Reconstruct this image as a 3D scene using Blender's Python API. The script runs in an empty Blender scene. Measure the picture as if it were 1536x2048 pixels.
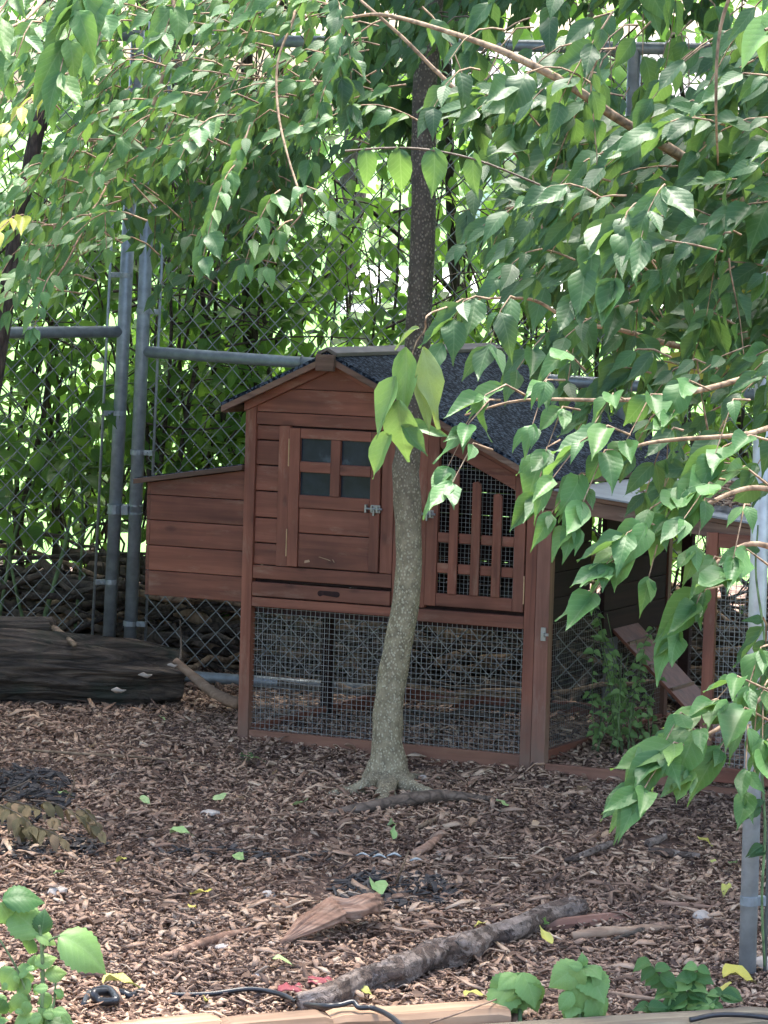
import bpy, math, random
import numpy as np
from mathutils import Vector, Matrix, Euler, noise
random.seed(7); rng = np.random.default_rng(7)
PI = math.pi
SC = bpy.context.scene
COL = SC.collection

# ------------------------------------------------------------------ camera
H0 = 2.0                      # eye height
FPX = 6800.0                  # focal length in pixels of the 1536x2048 photograph
PITCH = math.atan((1024 - 200.4) / FPX)
ROLL = 0.0275
cam_d = bpy.data.cameras.new('camera')
cam = bpy.data.objects.new('camera', cam_d); COL.objects.link(cam)
cam_d.sensor_fit = 'VERTICAL'; cam_d.sensor_height = 36.0
cam_d.lens = FPX / 2048 * 36.0
cam_d.clip_start = 0.1; cam_d.clip_end = 600
cam.matrix_world = Matrix.Translation((0, 0, H0)) @ Matrix.Rotation(PI/2 - PITCH, 4, 'X') @ Matrix.Rotation(ROLL, 4, 'Z')
SC.camera = cam

# ------------------------------------------------------------------ light
SUN_EL = math.radians(68); SUN_AZ = math.radians(14)      # azimuth from +Y (away from camera) towards +X
world = bpy.data.worlds.new('World'); SC.world = world; world.use_nodes = True
wn = world.node_tree; bg = wn.nodes['Background']
sky = wn.nodes.new('ShaderNodeTexSky'); sky.sky_type = 'NISHITA'; sky.sun_disc = False
sky.sun_elevation = SUN_EL; sky.sun_rotation = SUN_AZ
sky.air_density = 1.0; sky.dust_density = 3.5; sky.ozone_density = 0.5
wn.links.new(sky.outputs[0], bg.inputs[0]); bg.inputs[1].default_value = 0.075
sd = bpy.data.lights.new('sun', 'SUN'); sd.energy = 1.5; sd.angle = math.radians(24); sd.color = (1, .95, .87)
sun = bpy.data.objects.new('sun', sd); COL.objects.link(sun)
sv = Vector((math.sin(SUN_AZ)*math.cos(SUN_EL), math.cos(SUN_AZ)*math.cos(SUN_EL), math.sin(SUN_EL)))
sun.rotation_euler = sv.to_track_quat('Z', 'Y').to_euler(); sun.location = (0, 10, 12)
VS = SC.view_settings
VS.view_transform = 'Standard'; VS.look = 'None'; VS.gamma = 1; VS.use_curve_mapping = False
VS.exposure = 3.72
SC.cycles.max_bounces = 8; SC.cycles.transparent_max_bounces = 8
SC.cycles.sample_clamp_indirect = 6

# ------------------------------------------------------------------ helpers
def ray(px, py):
    a, b = px - 768, py - 1024; c, s = math.cos(ROLL), math.sin(ROLL)
    u = a*c + b*s; v = -a*s + b*c
    return Vector((u/FPX, math.cos(PITCH) - v/FPX*math.sin(PITCH), -math.sin(PITCH) - v/FPX*math.cos(PITCH)))
def at(px, py, Y):
    d = ray(px, py); return Vector((0, 0, H0)) + d*(Y/d.y)
def gp(px, py, z=0.0):
    d = ray(px, py); return Vector((0, 0, H0)) + d*((z - H0)/d.z)

def tag(o, label=None, cat=None, group=None, kind=None):
    if label: o['label'] = label
    if cat: o['category'] = cat
    if group: o['group'] = group
    if kind: o['kind'] = kind
    return o
def empty(name, loc=(0, 0, 0), rot=None, parent=None):
    o = bpy.data.objects.new(name, None); COL.objects.link(o)
    o.location = loc
    if rot: o.rotation_euler = rot
    o.empty_display_size = .05
    if parent: o.parent = parent
    return o

class MB:
    def __init__(s): s.v = []; s.f = []; s.uv = None
    def add(s, vs, fs):
        n = len(s.v); s.v += [tuple(v) for v in vs]; s.f += [tuple(i + n for i in f) for f in fs]; return s
    def box(s, x0, x1, y0, y1, z0, z1):
        return s.add([(x0,y0,z0),(x1,y0,z0),(x1,y1,z0),(x0,y1,z0),(x0,y0,z1),(x1,y0,z1),(x1,y1,z1),(x0,y1,z1)],
                     [(0,3,2,1),(4,5,6,7),(0,1,5,4),(1,2,6,5),(2,3,7,6),(3,0,4,7)])
    def prism(s, pts, y0, y1):
        """polygon pts (x,z), extruded along y"""
        n = len(pts)
        vs = [(x, y0, z) for x, z in pts] + [(x, y1, z) for x, z in pts]
        fs = [tuple(range(n)), tuple(range(2*n-1, n-1, -1))] + [(i, i+n, (i+1) % n + n, (i+1) % n) for i in range(n)]
        return s.add(vs, fs)
    def prismx(s, pts, x0, x1):
        """polygon pts (y,z), extruded along x"""
        n = len(pts)
        vs = [(x0, y, z) for y, z in pts] + [(x1, y, z) for y, z in pts]
        fs = [tuple(range(n)), tuple(range(2*n-1, n-1, -1))] + [(i, i+n, (i+1) % n + n, (i+1) % n) for i in range(n)]
        return s.add(vs, fs)
    def tube(s, pts, rad, seg=8, cap=True, bump=0.0, sd=0.0):
        pts = [Vector(p) for p in pts]
        if not hasattr(rad, '__len__'): rad = [rad]*len(pts)
        rings = []; up = None
        for i, p in enumerate(pts):
            t = (pts[min(i+1, len(pts)-1)] - pts[max(i-1, 0)])
            t = t.normalized() if t.length > 1e-9 else Vector((0, 0, 1))
            if up is None:
                a = Vector((0, 0, 1)) if abs(t.z) < .9 else Vector((1, 0, 0))
                up = (a - t*a.dot(t)).normalized()
            else:
                up = up - t*up.dot(t)
                up = up.normalized() if up.length > 1e-6 else t.orthogonal().normalized()
            b = t.cross(up)
            r = []
            for k in range(seg):
                an = 2*PI*k/seg
                d = up*math.cos(an) + b*math.sin(an)
                rr = rad[i]
                if bump: rr *= 1 + bump*noise.noise(Vector((d.x*1.3 + sd, d.y*1.3 + i*.35, d.z*1.3 + sd*2)))*2
                r.append(p + d*rr)
            rings.append(r)
        vs = [v for r in rings for v in r]; fs = []
        for i in range(len(pts)-1):
            for k in range(seg):
                a, b = i*seg + k, i*seg + (k+1) % seg
                fs.append((a, b, b+seg, a+seg))
        if cap:
            fs.append(tuple(range(seg-1, -1, -1))); m = (len(pts)-1)*seg
            fs.append(tuple(range(m, m+seg)))
        return s.add(vs, fs)
    def mesh(s, name, smooth=False):
        me = bpy.data.meshes.new(name); me.from_pydata(s.v, [], s.f); me.update()
        if smooth: me.shade_smooth()
        return me
    def build(s, name, mat, parent=None, smooth=False, bev=0.0, loc=None, rot=None):
        o = bpy.data.objects.new(name, s.mesh(name, smooth)); COL.objects.link(o)
        o.data.materials.append(mat)
        if parent: o.parent = parent
        if loc is not None: o.location = loc
        if rot is not None: o.rotation_euler = rot
        if bev:
            m = o.modifiers.new('edge', 'BEVEL'); m.width = bev; m.segments = 2; m.limit_method = 'ANGLE'
        return o
def np_mesh(name, V, Fq, mat, parent=None, uv=None, smooth=True):
    """V (n,3), Fq (m,k) with equal sized faces"""
    me = bpy.data.meshes.new(name); k = Fq.shape[1]
    me.vertices.add(len(V)); me.vertices.foreach_set('co', V.astype('f4').ravel())
    me.loops.add(Fq.size); me.loops.foreach_set('vertex_index', Fq.astype('i4').ravel())
    me.polygons.add(len(Fq)); me.polygons.foreach_set('loop_start', np.arange(0, Fq.size, k, dtype='i4'))
    if uv is not None:
        l = me.uv_layers.new(name='UVMap'); l.data.foreach_set('uv', uv[Fq.ravel()].astype('f4').ravel())
    me.update(calc_edges=True); me.validate()
    if smooth: me.shade_smooth()
    me.materials.append(mat)
    o = bpy.data.objects.new(name, me); COL.objects.link(o)
    if parent: o.parent = parent
    return o
def smooth_path(pts, n):
    """Catmull-Rom through Vectors"""
    P = [Vector(p) for p in pts]; P = [P[0]*2 - P[1]] + P + [P[-1]*2 - P[-2]]
    out = []; m = len(P) - 3
    for i in range(n + 1):
        t = i/n*m; k = min(int(t), m-1); t -= k
        a, b, c, d = P[k:k+4]
        out.append(.5*((2*b) + (c-a)*t + (2*a-5*b+4*c-d)*t*t + (-a+3*b-3*c+d)*t**3))
    return out
def lerp_list(vals, n):
    m = len(vals)-1; return [vals[min(int(i/n*m), m-1)]*(1-(i/n*m-min(int(i/n*m), m-1))) + vals[min(int(i/n*m), m-1)+1]*(i/n*m-min(int(i/n*m), m-1)) for i in range(n+1)]

# ------------------------------------------------------------------ materials
def nt(name):
    m = bpy.data.materials.new(name); m.use_nodes = True
    t = m.node_tree; return m, t, t.nodes['Principled BSDF']
def N(t, typ, **kw):
    n = t.nodes.new(typ)
    for k, v in kw.items():
        if k.startswith('i_'): n.inputs[int(k[2:])].default_value = v
        else: setattr(n, k, v)
    return n
def ramp(t, src, stops):
    r = t.nodes.new('ShaderNodeValToRGB'); e = r.color_ramp.elements
    while len(e) < len(stops): e.new(.5)
    for el, (p, c) in zip(e, stops): el.position = p; el.color = (*c, 1) if len(c) == 3 else c
    t.links.new(src, r.inputs[0]); return r.outputs[0]
def mixc(t, fac, a, b, mode='MIX'):
    m = t.nodes.new('ShaderNodeMix'); m.data_type = 'RGBA'; m.blend_type = mode
    for s, v in ((m.inputs[0], fac), (m.inputs[6], a), (m.inputs[7], b)):
        if hasattr(v, 'is_linked') or hasattr(v, 'links'): t.links.new(v, s)
        elif isinstance(v, (int, float)): s.default_value = v
        else: s.default_value = (*v, 1) if len(v) == 3 else v
    return m.outputs[2]
def math_(t, op, a, b=None, clamp=False):
    m = t.nodes.new('ShaderNodeMath'); m.operation = op; m.use_clamp = clamp
    for s, v in zip(m.inputs, (a, b)):
        if v is None: continue
        if isinstance(v, (int, float)): s.default_value = v
        else: t.links.new(v, s)
    return m.outputs[0]
def coords(t, scale=(1, 1, 1), out='Object', rnd=True):
    tc = t.nodes.new('ShaderNodeTexCoord'); mp = t.nodes.new('ShaderNodeMapping')
    mp.inputs['Scale'].default_value = scale; t.links.new(tc.outputs[out], mp.inputs[0])
    if rnd:
        oi = t.nodes.new('ShaderNodeObjectInfo'); ml = math_(t, 'MULTIPLY', oi.outputs['Random'], 37.0)
        cb = t.nodes.new('ShaderNodeCombineXYZ')
        for i in range(3): t.links.new(ml, cb.inputs[i])
        t.links.new(cb.outputs[0], mp.inputs[1])
    return mp.outputs[0]
def noise_(t, co, scale, detail=4, rough=.55, dist=0):
    n = N(t, 'ShaderNodeTexNoise'); n.inputs['Scale'].default_value = scale; n.inputs['Detail'].default_value = detail
    n.inputs['Roughness'].default_value = rough; n.inputs['Distortion'].default_value = dist
    t.links.new(co, n.inputs['Vector']); return n.outputs['Fac']
def bump_(t, b, h, strength, dist):
    n = N(t, 'ShaderNodeBump'); n.inputs['Strength'].default_value = strength; n.inputs['Distance'].default_value = dist
    t.links.new(h, n.inputs['Height']); t.links.new(n.outputs[0], b.inputs['Normal']); return n

def wood(name, axis, dark, mid, light, wear=(.30, .20, .14), wearamt=.5, rough=.62):
    m, t, b = nt(name)
    sc = [38, 38, 38]; sc[axis] = 2.2
    g = noise_(t, coords(t, sc), 1.0, 6, .6, .6)
    c = ramp(t, g, [(.25, dark), (.5, mid), (.78, light)])
    kn = N(t, 'ShaderNodeTexVoronoi'); kn.inputs['Scale'].default_value = 1
    s2 = [11, 11, 11]; s2[axis] = 5
    t.links.new(coords(t, s2), kn.inputs['Vector'])
    k = ramp(t, kn.outputs['Distance'], [(.0, (1, 1, 1)), (.07, (.7,)*3), (.13, (0, 0, 0))])
    c = mixc(t, math_(t, 'MULTIPLY', k, .55), c, tuple(x*.35 for x in dark))
    s3 = [20, 20, 20]; s3[axis] = 5
    w = ramp(t, noise_(t, coords(t, s3), 1.0, 8, .72), [(.56, (0, 0, 0)), (.72, (1, 1, 1))])
    c = mixc(t, math_(t, 'MULTIPLY', w, wearamt), c, wear)
    d = ramp(t, noise_(t, coords(t, (3, 3, 3)), 1.0, 4, .6), [(.35, (.62, .62, .64)), (.62, (1.08, 1.04, 1.0))])
    c = mixc(t, .8, c, d, 'MULTIPLY')
    if axis == 2:
        tc = N(t, 'ShaderNodeTexCoord'); sp = N(t, 'ShaderNodeSeparateXYZ'); t.links.new(tc.outputs['Object'], sp.inputs[0])
        mud = math_(t, 'ADD', math_(t, 'MULTIPLY', sp.outputs[2], 2.2), math_(t, 'MULTIPLY', noise_(t, coords(t, (30, 30, 12)), 1, 6, .7), .9))
        c = mixc(t, ramp(t, mud, [(.5, (.75,)*3), (.95, (0, 0, 0))]), c, (.15, .10, .072))
    oi = N(t, 'ShaderNodeObjectInfo')
    hv = N(t, 'ShaderNodeHueSaturation'); t.links.new(c, hv.inputs['Color'])
    t.links.new(math_(t, 'ADD', math_(t, 'MULTIPLY', oi.outputs['Random'], .35), .82), hv.inputs['Value'])
    t.links.new(hv.outputs[0], b.inputs['Base Color'])
    b.inputs['Roughness'].default_value = rough
    b.inputs['Specular IOR Level'].default_value = .35
    bump_(t, b, g, .22, .001)
    return m
RD = ((.105, .036, .022), (.178, .063, .038), (.25, .098, .061))
M = {}
M['wood_x'] = wood('red_stained_wood_level', 0, *RD)
M['wood_y'] = wood('red_stained_wood_deep', 1, *RD)
M['wood_z'] = wood('red_stained_wood_upright', 2, *RD)
WD = ((.07, .042, .028), (.15, .085, .058), (.25, .16, .11))
M['weathered_x'] = wood('weathered_brown_wood_level', 0, *WD, wear=(.33, .27, .21))
M['weathered_y'] = wood('weathered_brown_wood_deep', 1, *WD, wear=(.36, .31, .26), wearamt=.7)
M['dark_wood'] = wood('shade_darkened_wood', 1, (.010, .005, .005), (.024, .010, .009), (.038, .016, .013), wear=(.04,.025,.02), wearamt=.15, rough=.9)  # coop wood taken near black: shade of inner and rear boards put in colour
M['timber'] = wood('pale_timber', 0, (.18, .105, .062), (.33, .21, .13), (.47, .34, .225), wear=(.36, .30, .23), rough=.8)
M['greytimber'] = wood('grey_timber', 0, (.10, .075, .05), (.20, .16, .11), (.36, .31, .21), wear=(.42, .38, .27), rough=.85)
M['stickwood'] = wood('pale_stick', 0, (.16, .10, .07), (.33, .22, .15), (.48, .35, .25), wear=(.5, .42, .33), rough=.85)
M['redplank'] = wood('wet_red_board', 0, (.11, .05, .035), (.21, .11, .08), (.33, .2, .15), rough=.45)

def bark(name, dark, mid, light, scale=(60, 60, 14), bs=.8, bd=.01, moss=None, rough=.9):
    m, t, b = nt(name)
    co = coords(t, scale)
    g = noise_(t, co, 1.0, 8, .65, .8)
    v = N(t, 'ShaderNodeTexVoronoi'); v.feature = 'DISTANCE_TO_EDGE'; t.links.new(co, v.inputs['Vector']); v.inputs['Scale'].default_value = .6
    c = ramp(t, g, [(.3, dark), (.5, mid), (.75, light)])
    cr = ramp(t, v.outputs['Distance'], [(0, (0.25,)*3), (.12, (1, 1, 1))])
    c = mixc(t, .7, c, cr, 'MULTIPLY')
    if moss:
        mm = ramp(t, noise_(t, coords(t, (7, 7, 7)), 1, 4), [(.52, (0, 0, 0)), (.66, (1, 1, 1))])
        c = mixc(t, math_(t, 'MULTIPLY', mm, .6), c, moss)
    t.links.new(c, b.inputs['Base Color']); b.inputs['Roughness'].default_value = rough
    h = math_(t, 'ADD', g, math_(t, 'MULTIPLY', math_(t, 'MINIMUM', v.outputs['Distance'], .25), 2.0))
    bump_(t, b, h, bs, bd)
    return m
M['bark_dark'] = bark('dark_bark', (.022, .016, .013), (.05, .036, .028), (.10, .08, .062))
M['bark_twig'] = bark('twig_bark', (.12, .075, .045), (.24, .16, .10), (.38, .28, .19), (40, 40, 40), .3, .002)
M['bark_twig_dark'] = bark('dark_twig_bark', (.04, .03, .022), (.085, .065, .048), (.14, .11, .085), (40, 40, 40), .3, .002)
M['bark_log'] = bark('flaking_log_bark', (.05, .034, .026), (.15, .10, .078), (.33, .25, .20), (34, 34, 48), .9, .006, rough=.8)
M['rot_log'] = bark('rotten_log_wood', (.035, .028, .023), (.105, .078, .060), (.25, .185, .135), (4, 36, 36), 1, .03, moss=(.03, .045, .03))
M['driftwood'] = wood('split_driftwood', 0, (.05, .028, .02), (.25, .145, .10), (.48, .33, .24), wear=(.5, .38, .3), wearamt=.5, rough=.85)
M['stem_green'] = bark('green_stem', (.07, .12, .05), (.13, .20, .08), (.2, .28, .13), (20, 20, 20), .2, .001)

# speckled trunk of the young tree: pale lenticel dots over grey brown bark
m, t, b = nt('speckled_bark'); M['speckled'] = m
co = coords(t, (1, 1, .75), rnd=False)
vo = N(t, 'ShaderNodeTexVoronoi'); vo.inputs['Scale'].default_value = 130; t.links.new(co, vo.inputs['Vector'])
g = noise_(t, co, 22, 6, .6)
dots = ramp(t, math_(t, 'ADD', vo.outputs['Distance'], math_(t, 'MULTIPLY', g, .25)), [(.42, (1, 1, 1)), (.54, (0, 0, 0))])
sep = N(t, 'ShaderNodeSeparateXYZ'); tc = N(t, 'ShaderNodeTexCoord'); t.links.new(tc.outputs['Object'], sep.inputs[0])
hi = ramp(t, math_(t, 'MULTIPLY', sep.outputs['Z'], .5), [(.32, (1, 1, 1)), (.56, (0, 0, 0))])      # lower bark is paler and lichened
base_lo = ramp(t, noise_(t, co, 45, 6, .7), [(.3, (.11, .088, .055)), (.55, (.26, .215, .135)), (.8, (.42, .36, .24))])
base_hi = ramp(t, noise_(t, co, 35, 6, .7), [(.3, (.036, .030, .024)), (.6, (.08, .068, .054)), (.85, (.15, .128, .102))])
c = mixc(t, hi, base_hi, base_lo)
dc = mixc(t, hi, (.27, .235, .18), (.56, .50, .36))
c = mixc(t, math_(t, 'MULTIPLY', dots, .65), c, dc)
t.links.new(c, b.inputs['Base Color']); b.inputs['Roughness'].default_value = .85
bump_(t, b, math_(t, 'ADD', math_(t, 'MULTIPLY', dots, .8), g), .9, .004)

def leafmat(name, cols, trans=(.20, .34, .05), tfac=.38, rough=.5, under=(.13, .18, .09), spec=.3, vein=(.22, .30, .15), bumps=.45):
    m, t, b = nt(name)
    geo = N(t, 'ShaderNodeNewGeometry'); oi = N(t, 'ShaderNodeObjectInfo')
    r = math_(t, 'FRACT', math_(t, 'ADD', math_(t, 'MULTIPLY', geo.outputs['Random Per Island'], 3.7), oi.outputs['Random']))
    n = len(cols); c = ramp(t, r, [(i/(n-1), cc) for i, cc in enumerate(cols)])
    tc = N(t, 'ShaderNodeTexCoord'); sp = N(t, 'ShaderNodeSeparateXYZ'); t.links.new(tc.outputs['UV'], sp.inputs[0])
    u = math_(t, 'ABSOLUTE', math_(t, 'SUBTRACT', sp.outputs[0], .5)); v = sp.outputs[1]
    mid = ramp(t, u, [(.0, (1, 1, 1)), (.035, (0, 0, 0))])
    s = math_(t, 'FRACT', math_(t, 'MULTIPLY', math_(t, 'SUBTRACT', v, math_(t, 'MULTIPLY', u, .55)), 8.0))
    side = ramp(t, math_(t, 'ABSOLUTE', math_(t, 'SUBTRACT', s, .5)), [(.0, (1, 1, 1)), (.16, (0, 0, 0))])
    vein_f = math_(t, 'MAXIMUM', mid, math_(t, 'MULTIPLY', side, .5))
    no = noise_(t, coords(t, (1, 1, 1)), 60, 3)
    c = mixc(t, .35, c, ramp(t, no, [(.3, (.7, .7, .7)), (.7, (1.25, 1.25, 1.1))]), 'MULTIPLY')
    c = mixc(t, math_(t, 'MULTIPLY', vein_f, .28), c, vein)
    cu = mixc(t, math_(t, 'MULTIPLY', vein_f, .3), under, vein)
    c2 = mixc(t, math_(t, 'MULTIPLY', geo.outputs['Backfacing'], .7), c, cu)
    t.links.new(c2, b.inputs['Base Color'])
    b.inputs['Roughness'].default_value = rough; b.inputs['Specular IOR Level'].default_value = spec
    sq = math_(t, 'MULTIPLY', math_(t, 'ABSOLUTE', math_(t, 'SUBTRACT', s, .5)), 2.0)
    quilt = math_(t, 'ADD', math_(t, 'MULTIPLY', math_(t, 'SINE', math_(t, 'MULTIPLY', sq, 1.57)), .5), math_(t, 'MINIMUM', math_(t, 'MULTIPLY', u, 6), 1))
    quilt = math_(t, 'ADD', quilt, math_(t, 'MULTIPLY', no, .6))
    bn = bump_(t, b, quilt, bumps, .0009)
    tr = N(t, 'ShaderNodeBsdfTranslucent'); t.links.new(mixc(t, .5, c, trans), tr.inputs[0])
    mx = N(t, 'ShaderNodeMixShader', i_0=tfac); t.links.new(b.outputs[0], mx.inputs[1]); t.links.new(tr.outputs[0], mx.inputs[2])
    t.links.new(mx.outputs[0], t.nodes['Material Output'].inputs[0])
    return m
G1 = [(.034, .098, .034), (.050, .135, .044), (.075, .18, .055), (.040, .11, .040), (.095, .19, .05)]
M['leaf'] = leafmat('green_leaf', G1, under=(.12, .19, .10))
M['leaf_right'] = leafmat('shade_darkened_leaf', [(.020, .058, .025), (.030, .082, .033), (.044, .115, .040), (.024, .068, .029)], under=(.065, .13, .06), rough=.48)  # greens taken darker to put the overhead shade into the leaf colour
M['leaf_pale'] = leafmat('pale_young_leaf', [(.14, .27, .09), (.19, .33, .105), (.23, .36, .12)], tfac=.35, under=(.2, .27, .1), vein=(.3, .4, .2))
M['leaf_bg'] = leafmat('thicket_leaf', [(.045, .11, .028), (.065, .16, .04), (.10, .21, .05), (.05, .12, .03)], trans=(.28, .5, .05), tfac=.5, under=(.09, .16, .05))
M['leaf_shade_crown'] = leafmat('shade_crown_leaf', [(.030, .060, .034), (.04, .08, .04), (.05, .10, .045)], trans=(.06, .09, .03), tfac=.08)  # nearly opaque leaves of the unseen crowns that shade the yard
M['leaf_yellow'] = leafmat('yellow_fallen_leaf', [(.55, .45, .08), (.5, .5, .14), (.42, .46, .12)], tfac=.1, under=(.5, .45, .2), vein=(.5, .4, .2))
M['leaf_yellowgreen'] = leafmat('yellowing_leaf', [(.30, .33, .05), (.4, .36, .06)], tfac=.35, under=(.35, .35, .1), vein=(.4, .4, .2))
M['leaf_fallgreen'] = leafmat('pale_green_fallen_leaf', [(.25, .40, .15), (.33, .46, .17), (.4, .5, .22)], tfac=.1, under=(.4, .5, .28), vein=(.45, .52, .3))
M['leaf_dead'] = leafmat('withered_leaf', [(.10, .085, .045), (.15, .12, .06), (.22, .15, .09)], trans=(.2, .15, .05), tfac=.15, under=(.2, .16, .09), vein=(.2, .16, .1), rough=.8)
M['leaf_tan'] = leafmat('dry_tan_leaf', [(.40, .25, .16), (.5, .34, .22), (.33, .2, .13)], trans=(.4, .3, .1), tfac=.1, under=(.5, .38, .27), vein=(.4, .28, .2), rough=.7)

def plain(name, col, rough=.5, metal=0, bs=0, sc=40, var=0):
    m, t, b = nt(name); b.inputs['Roughness'].default_value = rough; b.inputs['Metallic'].default_value = metal
    g = noise_(t, coords(t), sc, 5)
    lo = tuple(x*(1-var) for x in col); hi_ = tuple(min(1, x*(1+var)) for x in col)
    t.links.new(ramp(t, g, [(.3, lo), (.7, hi_)]), b.inputs['Base Color'])
    if bs: bump_(t, b, g, bs, .002)
    return m
M['galv'] = plain('galvanised_steel', (.24, .27, .29), .42, .35, .05, 30, .25)
M['galv_dull'] = plain('dull_galvanised_wire', (.22, .24, .24), .55, .4, 0, 30, .2)
M['wire'] = plain('fine_zinc_wire', (.24, .24, .23), .55, .3, 0, 30, .1)
M['band'] = plain('pressed_steel_band', (.30, .33, .35), .5, .6, .1, 80, .2)
M['latch'] = plain('bright_zinc_latch', (.26, .26, .25), .35, .6, 0, 40, .1)
M['hinge'] = plain('tarnished_brass_hinge', (.45, .30, .18), .4, .6, 0, 40, .2)
M['rubber'] = plain('black_plastic', (.018, .019, .022), .35, 0, 0, 40, .2)
M['sheet'] = plain('pale_roof_sheet', (.17, .185, .20), .4, .1, .15, 14, .25)
M['char'] = plain('charred_debris', (.05, .043, .040), .85, 0, .6, 60, .7)
M['stone'] = plain('pale_stone', (.42, .36, .31), .85, 0, .5, 25, .3)
M['redcloth'] = plain('red_scrap', (.22, .035, .045), .7, 0, .2, 40, .2)
M['foil'] = plain('crumpled_foil', (.32, .34, .34), .4, .5, .8, 60, .3)
M['housewhite'] = plain('pale_siding', (.75, .74, .72), .6, 0, 0, 4, .05)
M['houseroof'] = plain('grey_shingle_roof', (.16, .15, .15), .9, 0, .2, 8, .2)
M['drive'] = plain('pale_concrete', (.55, .53, .50), .9, 0, .2, 3, .12)

m, t, b = nt('dark_window_glass'); M['glass'] = m
b.inputs['Roughness'].default_value = .28
g = noise_(t, coords(t, (9, 9, 9)), 1, 4, .6)
t.links.new(ramp(t, g, [(.35, (.004, .007, .012)), (.55, (.014, .020, .032)), (.62, (.05, .062, .08)), (.75, (.02, .026, .036))]), b.inputs['Base Color'])  # paler patches painted into the pane colour in place of reflections
b.inputs['Specular IOR Level'].default_value = .35
bump_(t, b, g, .2, .002)

m, t, b = nt('asphalt_roofing_felt'); M['felt'] = m
co = coords(t)
vo = N(t, 'ShaderNodeTexVoronoi'); vo.inputs['Scale'].default_value = 140; t.links.new(co, vo.inputs['Vector'])
c = ramp(t, vo.outputs['Color'], [(.25, (.004, .007, .012)), (.5, (.016, .023, .034)), (.8, (.075, .098, .13))])
c = mixc(t, .8, c, ramp(t, noise_(t, co, 5, 5), [(.35, (.7, .7, .7)), (.65, (1.15, 1.15, 1.15))]), 'MULTIPLY')
t.links.new(c, b.inputs['Base Color']); b.inputs['Roughness'].default_value = .95; b.inputs['Specular IOR Level'].default_value = .12
bump_(t, b, vo.outputs['Distance'], .8, .002)

m, t, b = nt('bark_mulch'); M['mulch'] = m
geo = N(t, 'ShaderNodeNewGeometry')
c = ramp(t, geo.outputs['Random Per Island'], [(0, (.07, .042, .033)), (.2, (.165, .098, .066)), (.45, (.32, .20, .138)), (.7, (.44, .295, .205)), (.92, (.48, .335, .235)), (1, (.58, .45, .33))])
g = noise_(t, coords(t, (80, 80, 80), rnd=False), 1, 4)
c = mixc(t, .6, c, ramp(t, g, [(.3, (.65,)*3), (.7, (1.25,)*3)]), 'MULTIPLY')
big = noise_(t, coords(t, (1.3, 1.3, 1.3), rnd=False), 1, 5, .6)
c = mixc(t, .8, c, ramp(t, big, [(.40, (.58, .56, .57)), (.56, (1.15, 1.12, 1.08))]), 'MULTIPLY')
t.links.new(c, b.inputs['Base Color']); b.inputs['Roughness'].default_value = .85
m, t, b = nt('damp_red_soil'); M['soil'] = m
g = noise_(t, coords(t, (30, 30, 30), rnd=False), 1, 8, .7)
t.links.new(ramp(t, g, [(.3, (.07, .042, .030)), (.55, (.17, .10, .070)), (.75, (.28, .175, .125))]), b.inputs['Base Color'])
b.inputs['Roughness'].default_value = .95; bump_(t, b, g, .8, .02)
m, t, b = nt('sunlit_lawn'); M['lawn'] = m
g = noise_(t, coords(t, (3, 3, 3), rnd=False), 1, 8, .7)
t.links.new(ramp(t, g, [(.3, (.05, .13, .022)), (.55, (.08, .19, .03)), (.8, (.12, .23, .05))]), b.inputs['Base Color'])
b.inputs['Roughness'].default_value = .9; bump_(t, b, g, .6, .03)

# ------------------------------------------------------------------ ground
def ghz(x, y):
    f = min(max((y - 10.6)/1.3, 0), 1); f = f*f*(3 - 2*f)
    return .012*noise.noise(Vector((x*2.2, y*2.2, 3))) + .006*noise.noise(Vector((x*7, y*7, 1))) - .085*f
def grid_ground(name, x0, x1, y0, y1, nx, ny, mat, z=0, rough=True):
    xs = np.linspace(x0, x1, nx+1); ys = np.linspace(y0, y1, ny+1)
    V = np.array([(x, y, z + (ghz(x, y) if rough else 0)) for y in ys for x in xs])
    F = np.array([(j*(nx+1)+i, j*(nx+1)+i+1, (j+1)*(nx+1)+i+1, (j+1)*(nx+1)+i) for j in range(ny) for i in range(nx)])
    return tag(np_mesh(name, V, F, mat), kind='structure')
grid_ground('terrain', -300, 300, -40, 560, 12, 12, M['lawn'], z=-.14, rough=False)
grid_ground('unseen_yard_soil', -9, 9, -9, 4.5, 40, 30, M['soil'], z=-.016)  # unseen soil behind the camera, added to cut green bounce and reflections
grid_ground('ground', -4.5, 4.5, 4.5, 15.0, 130, 150, M['soil'], z=-.012)

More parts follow.
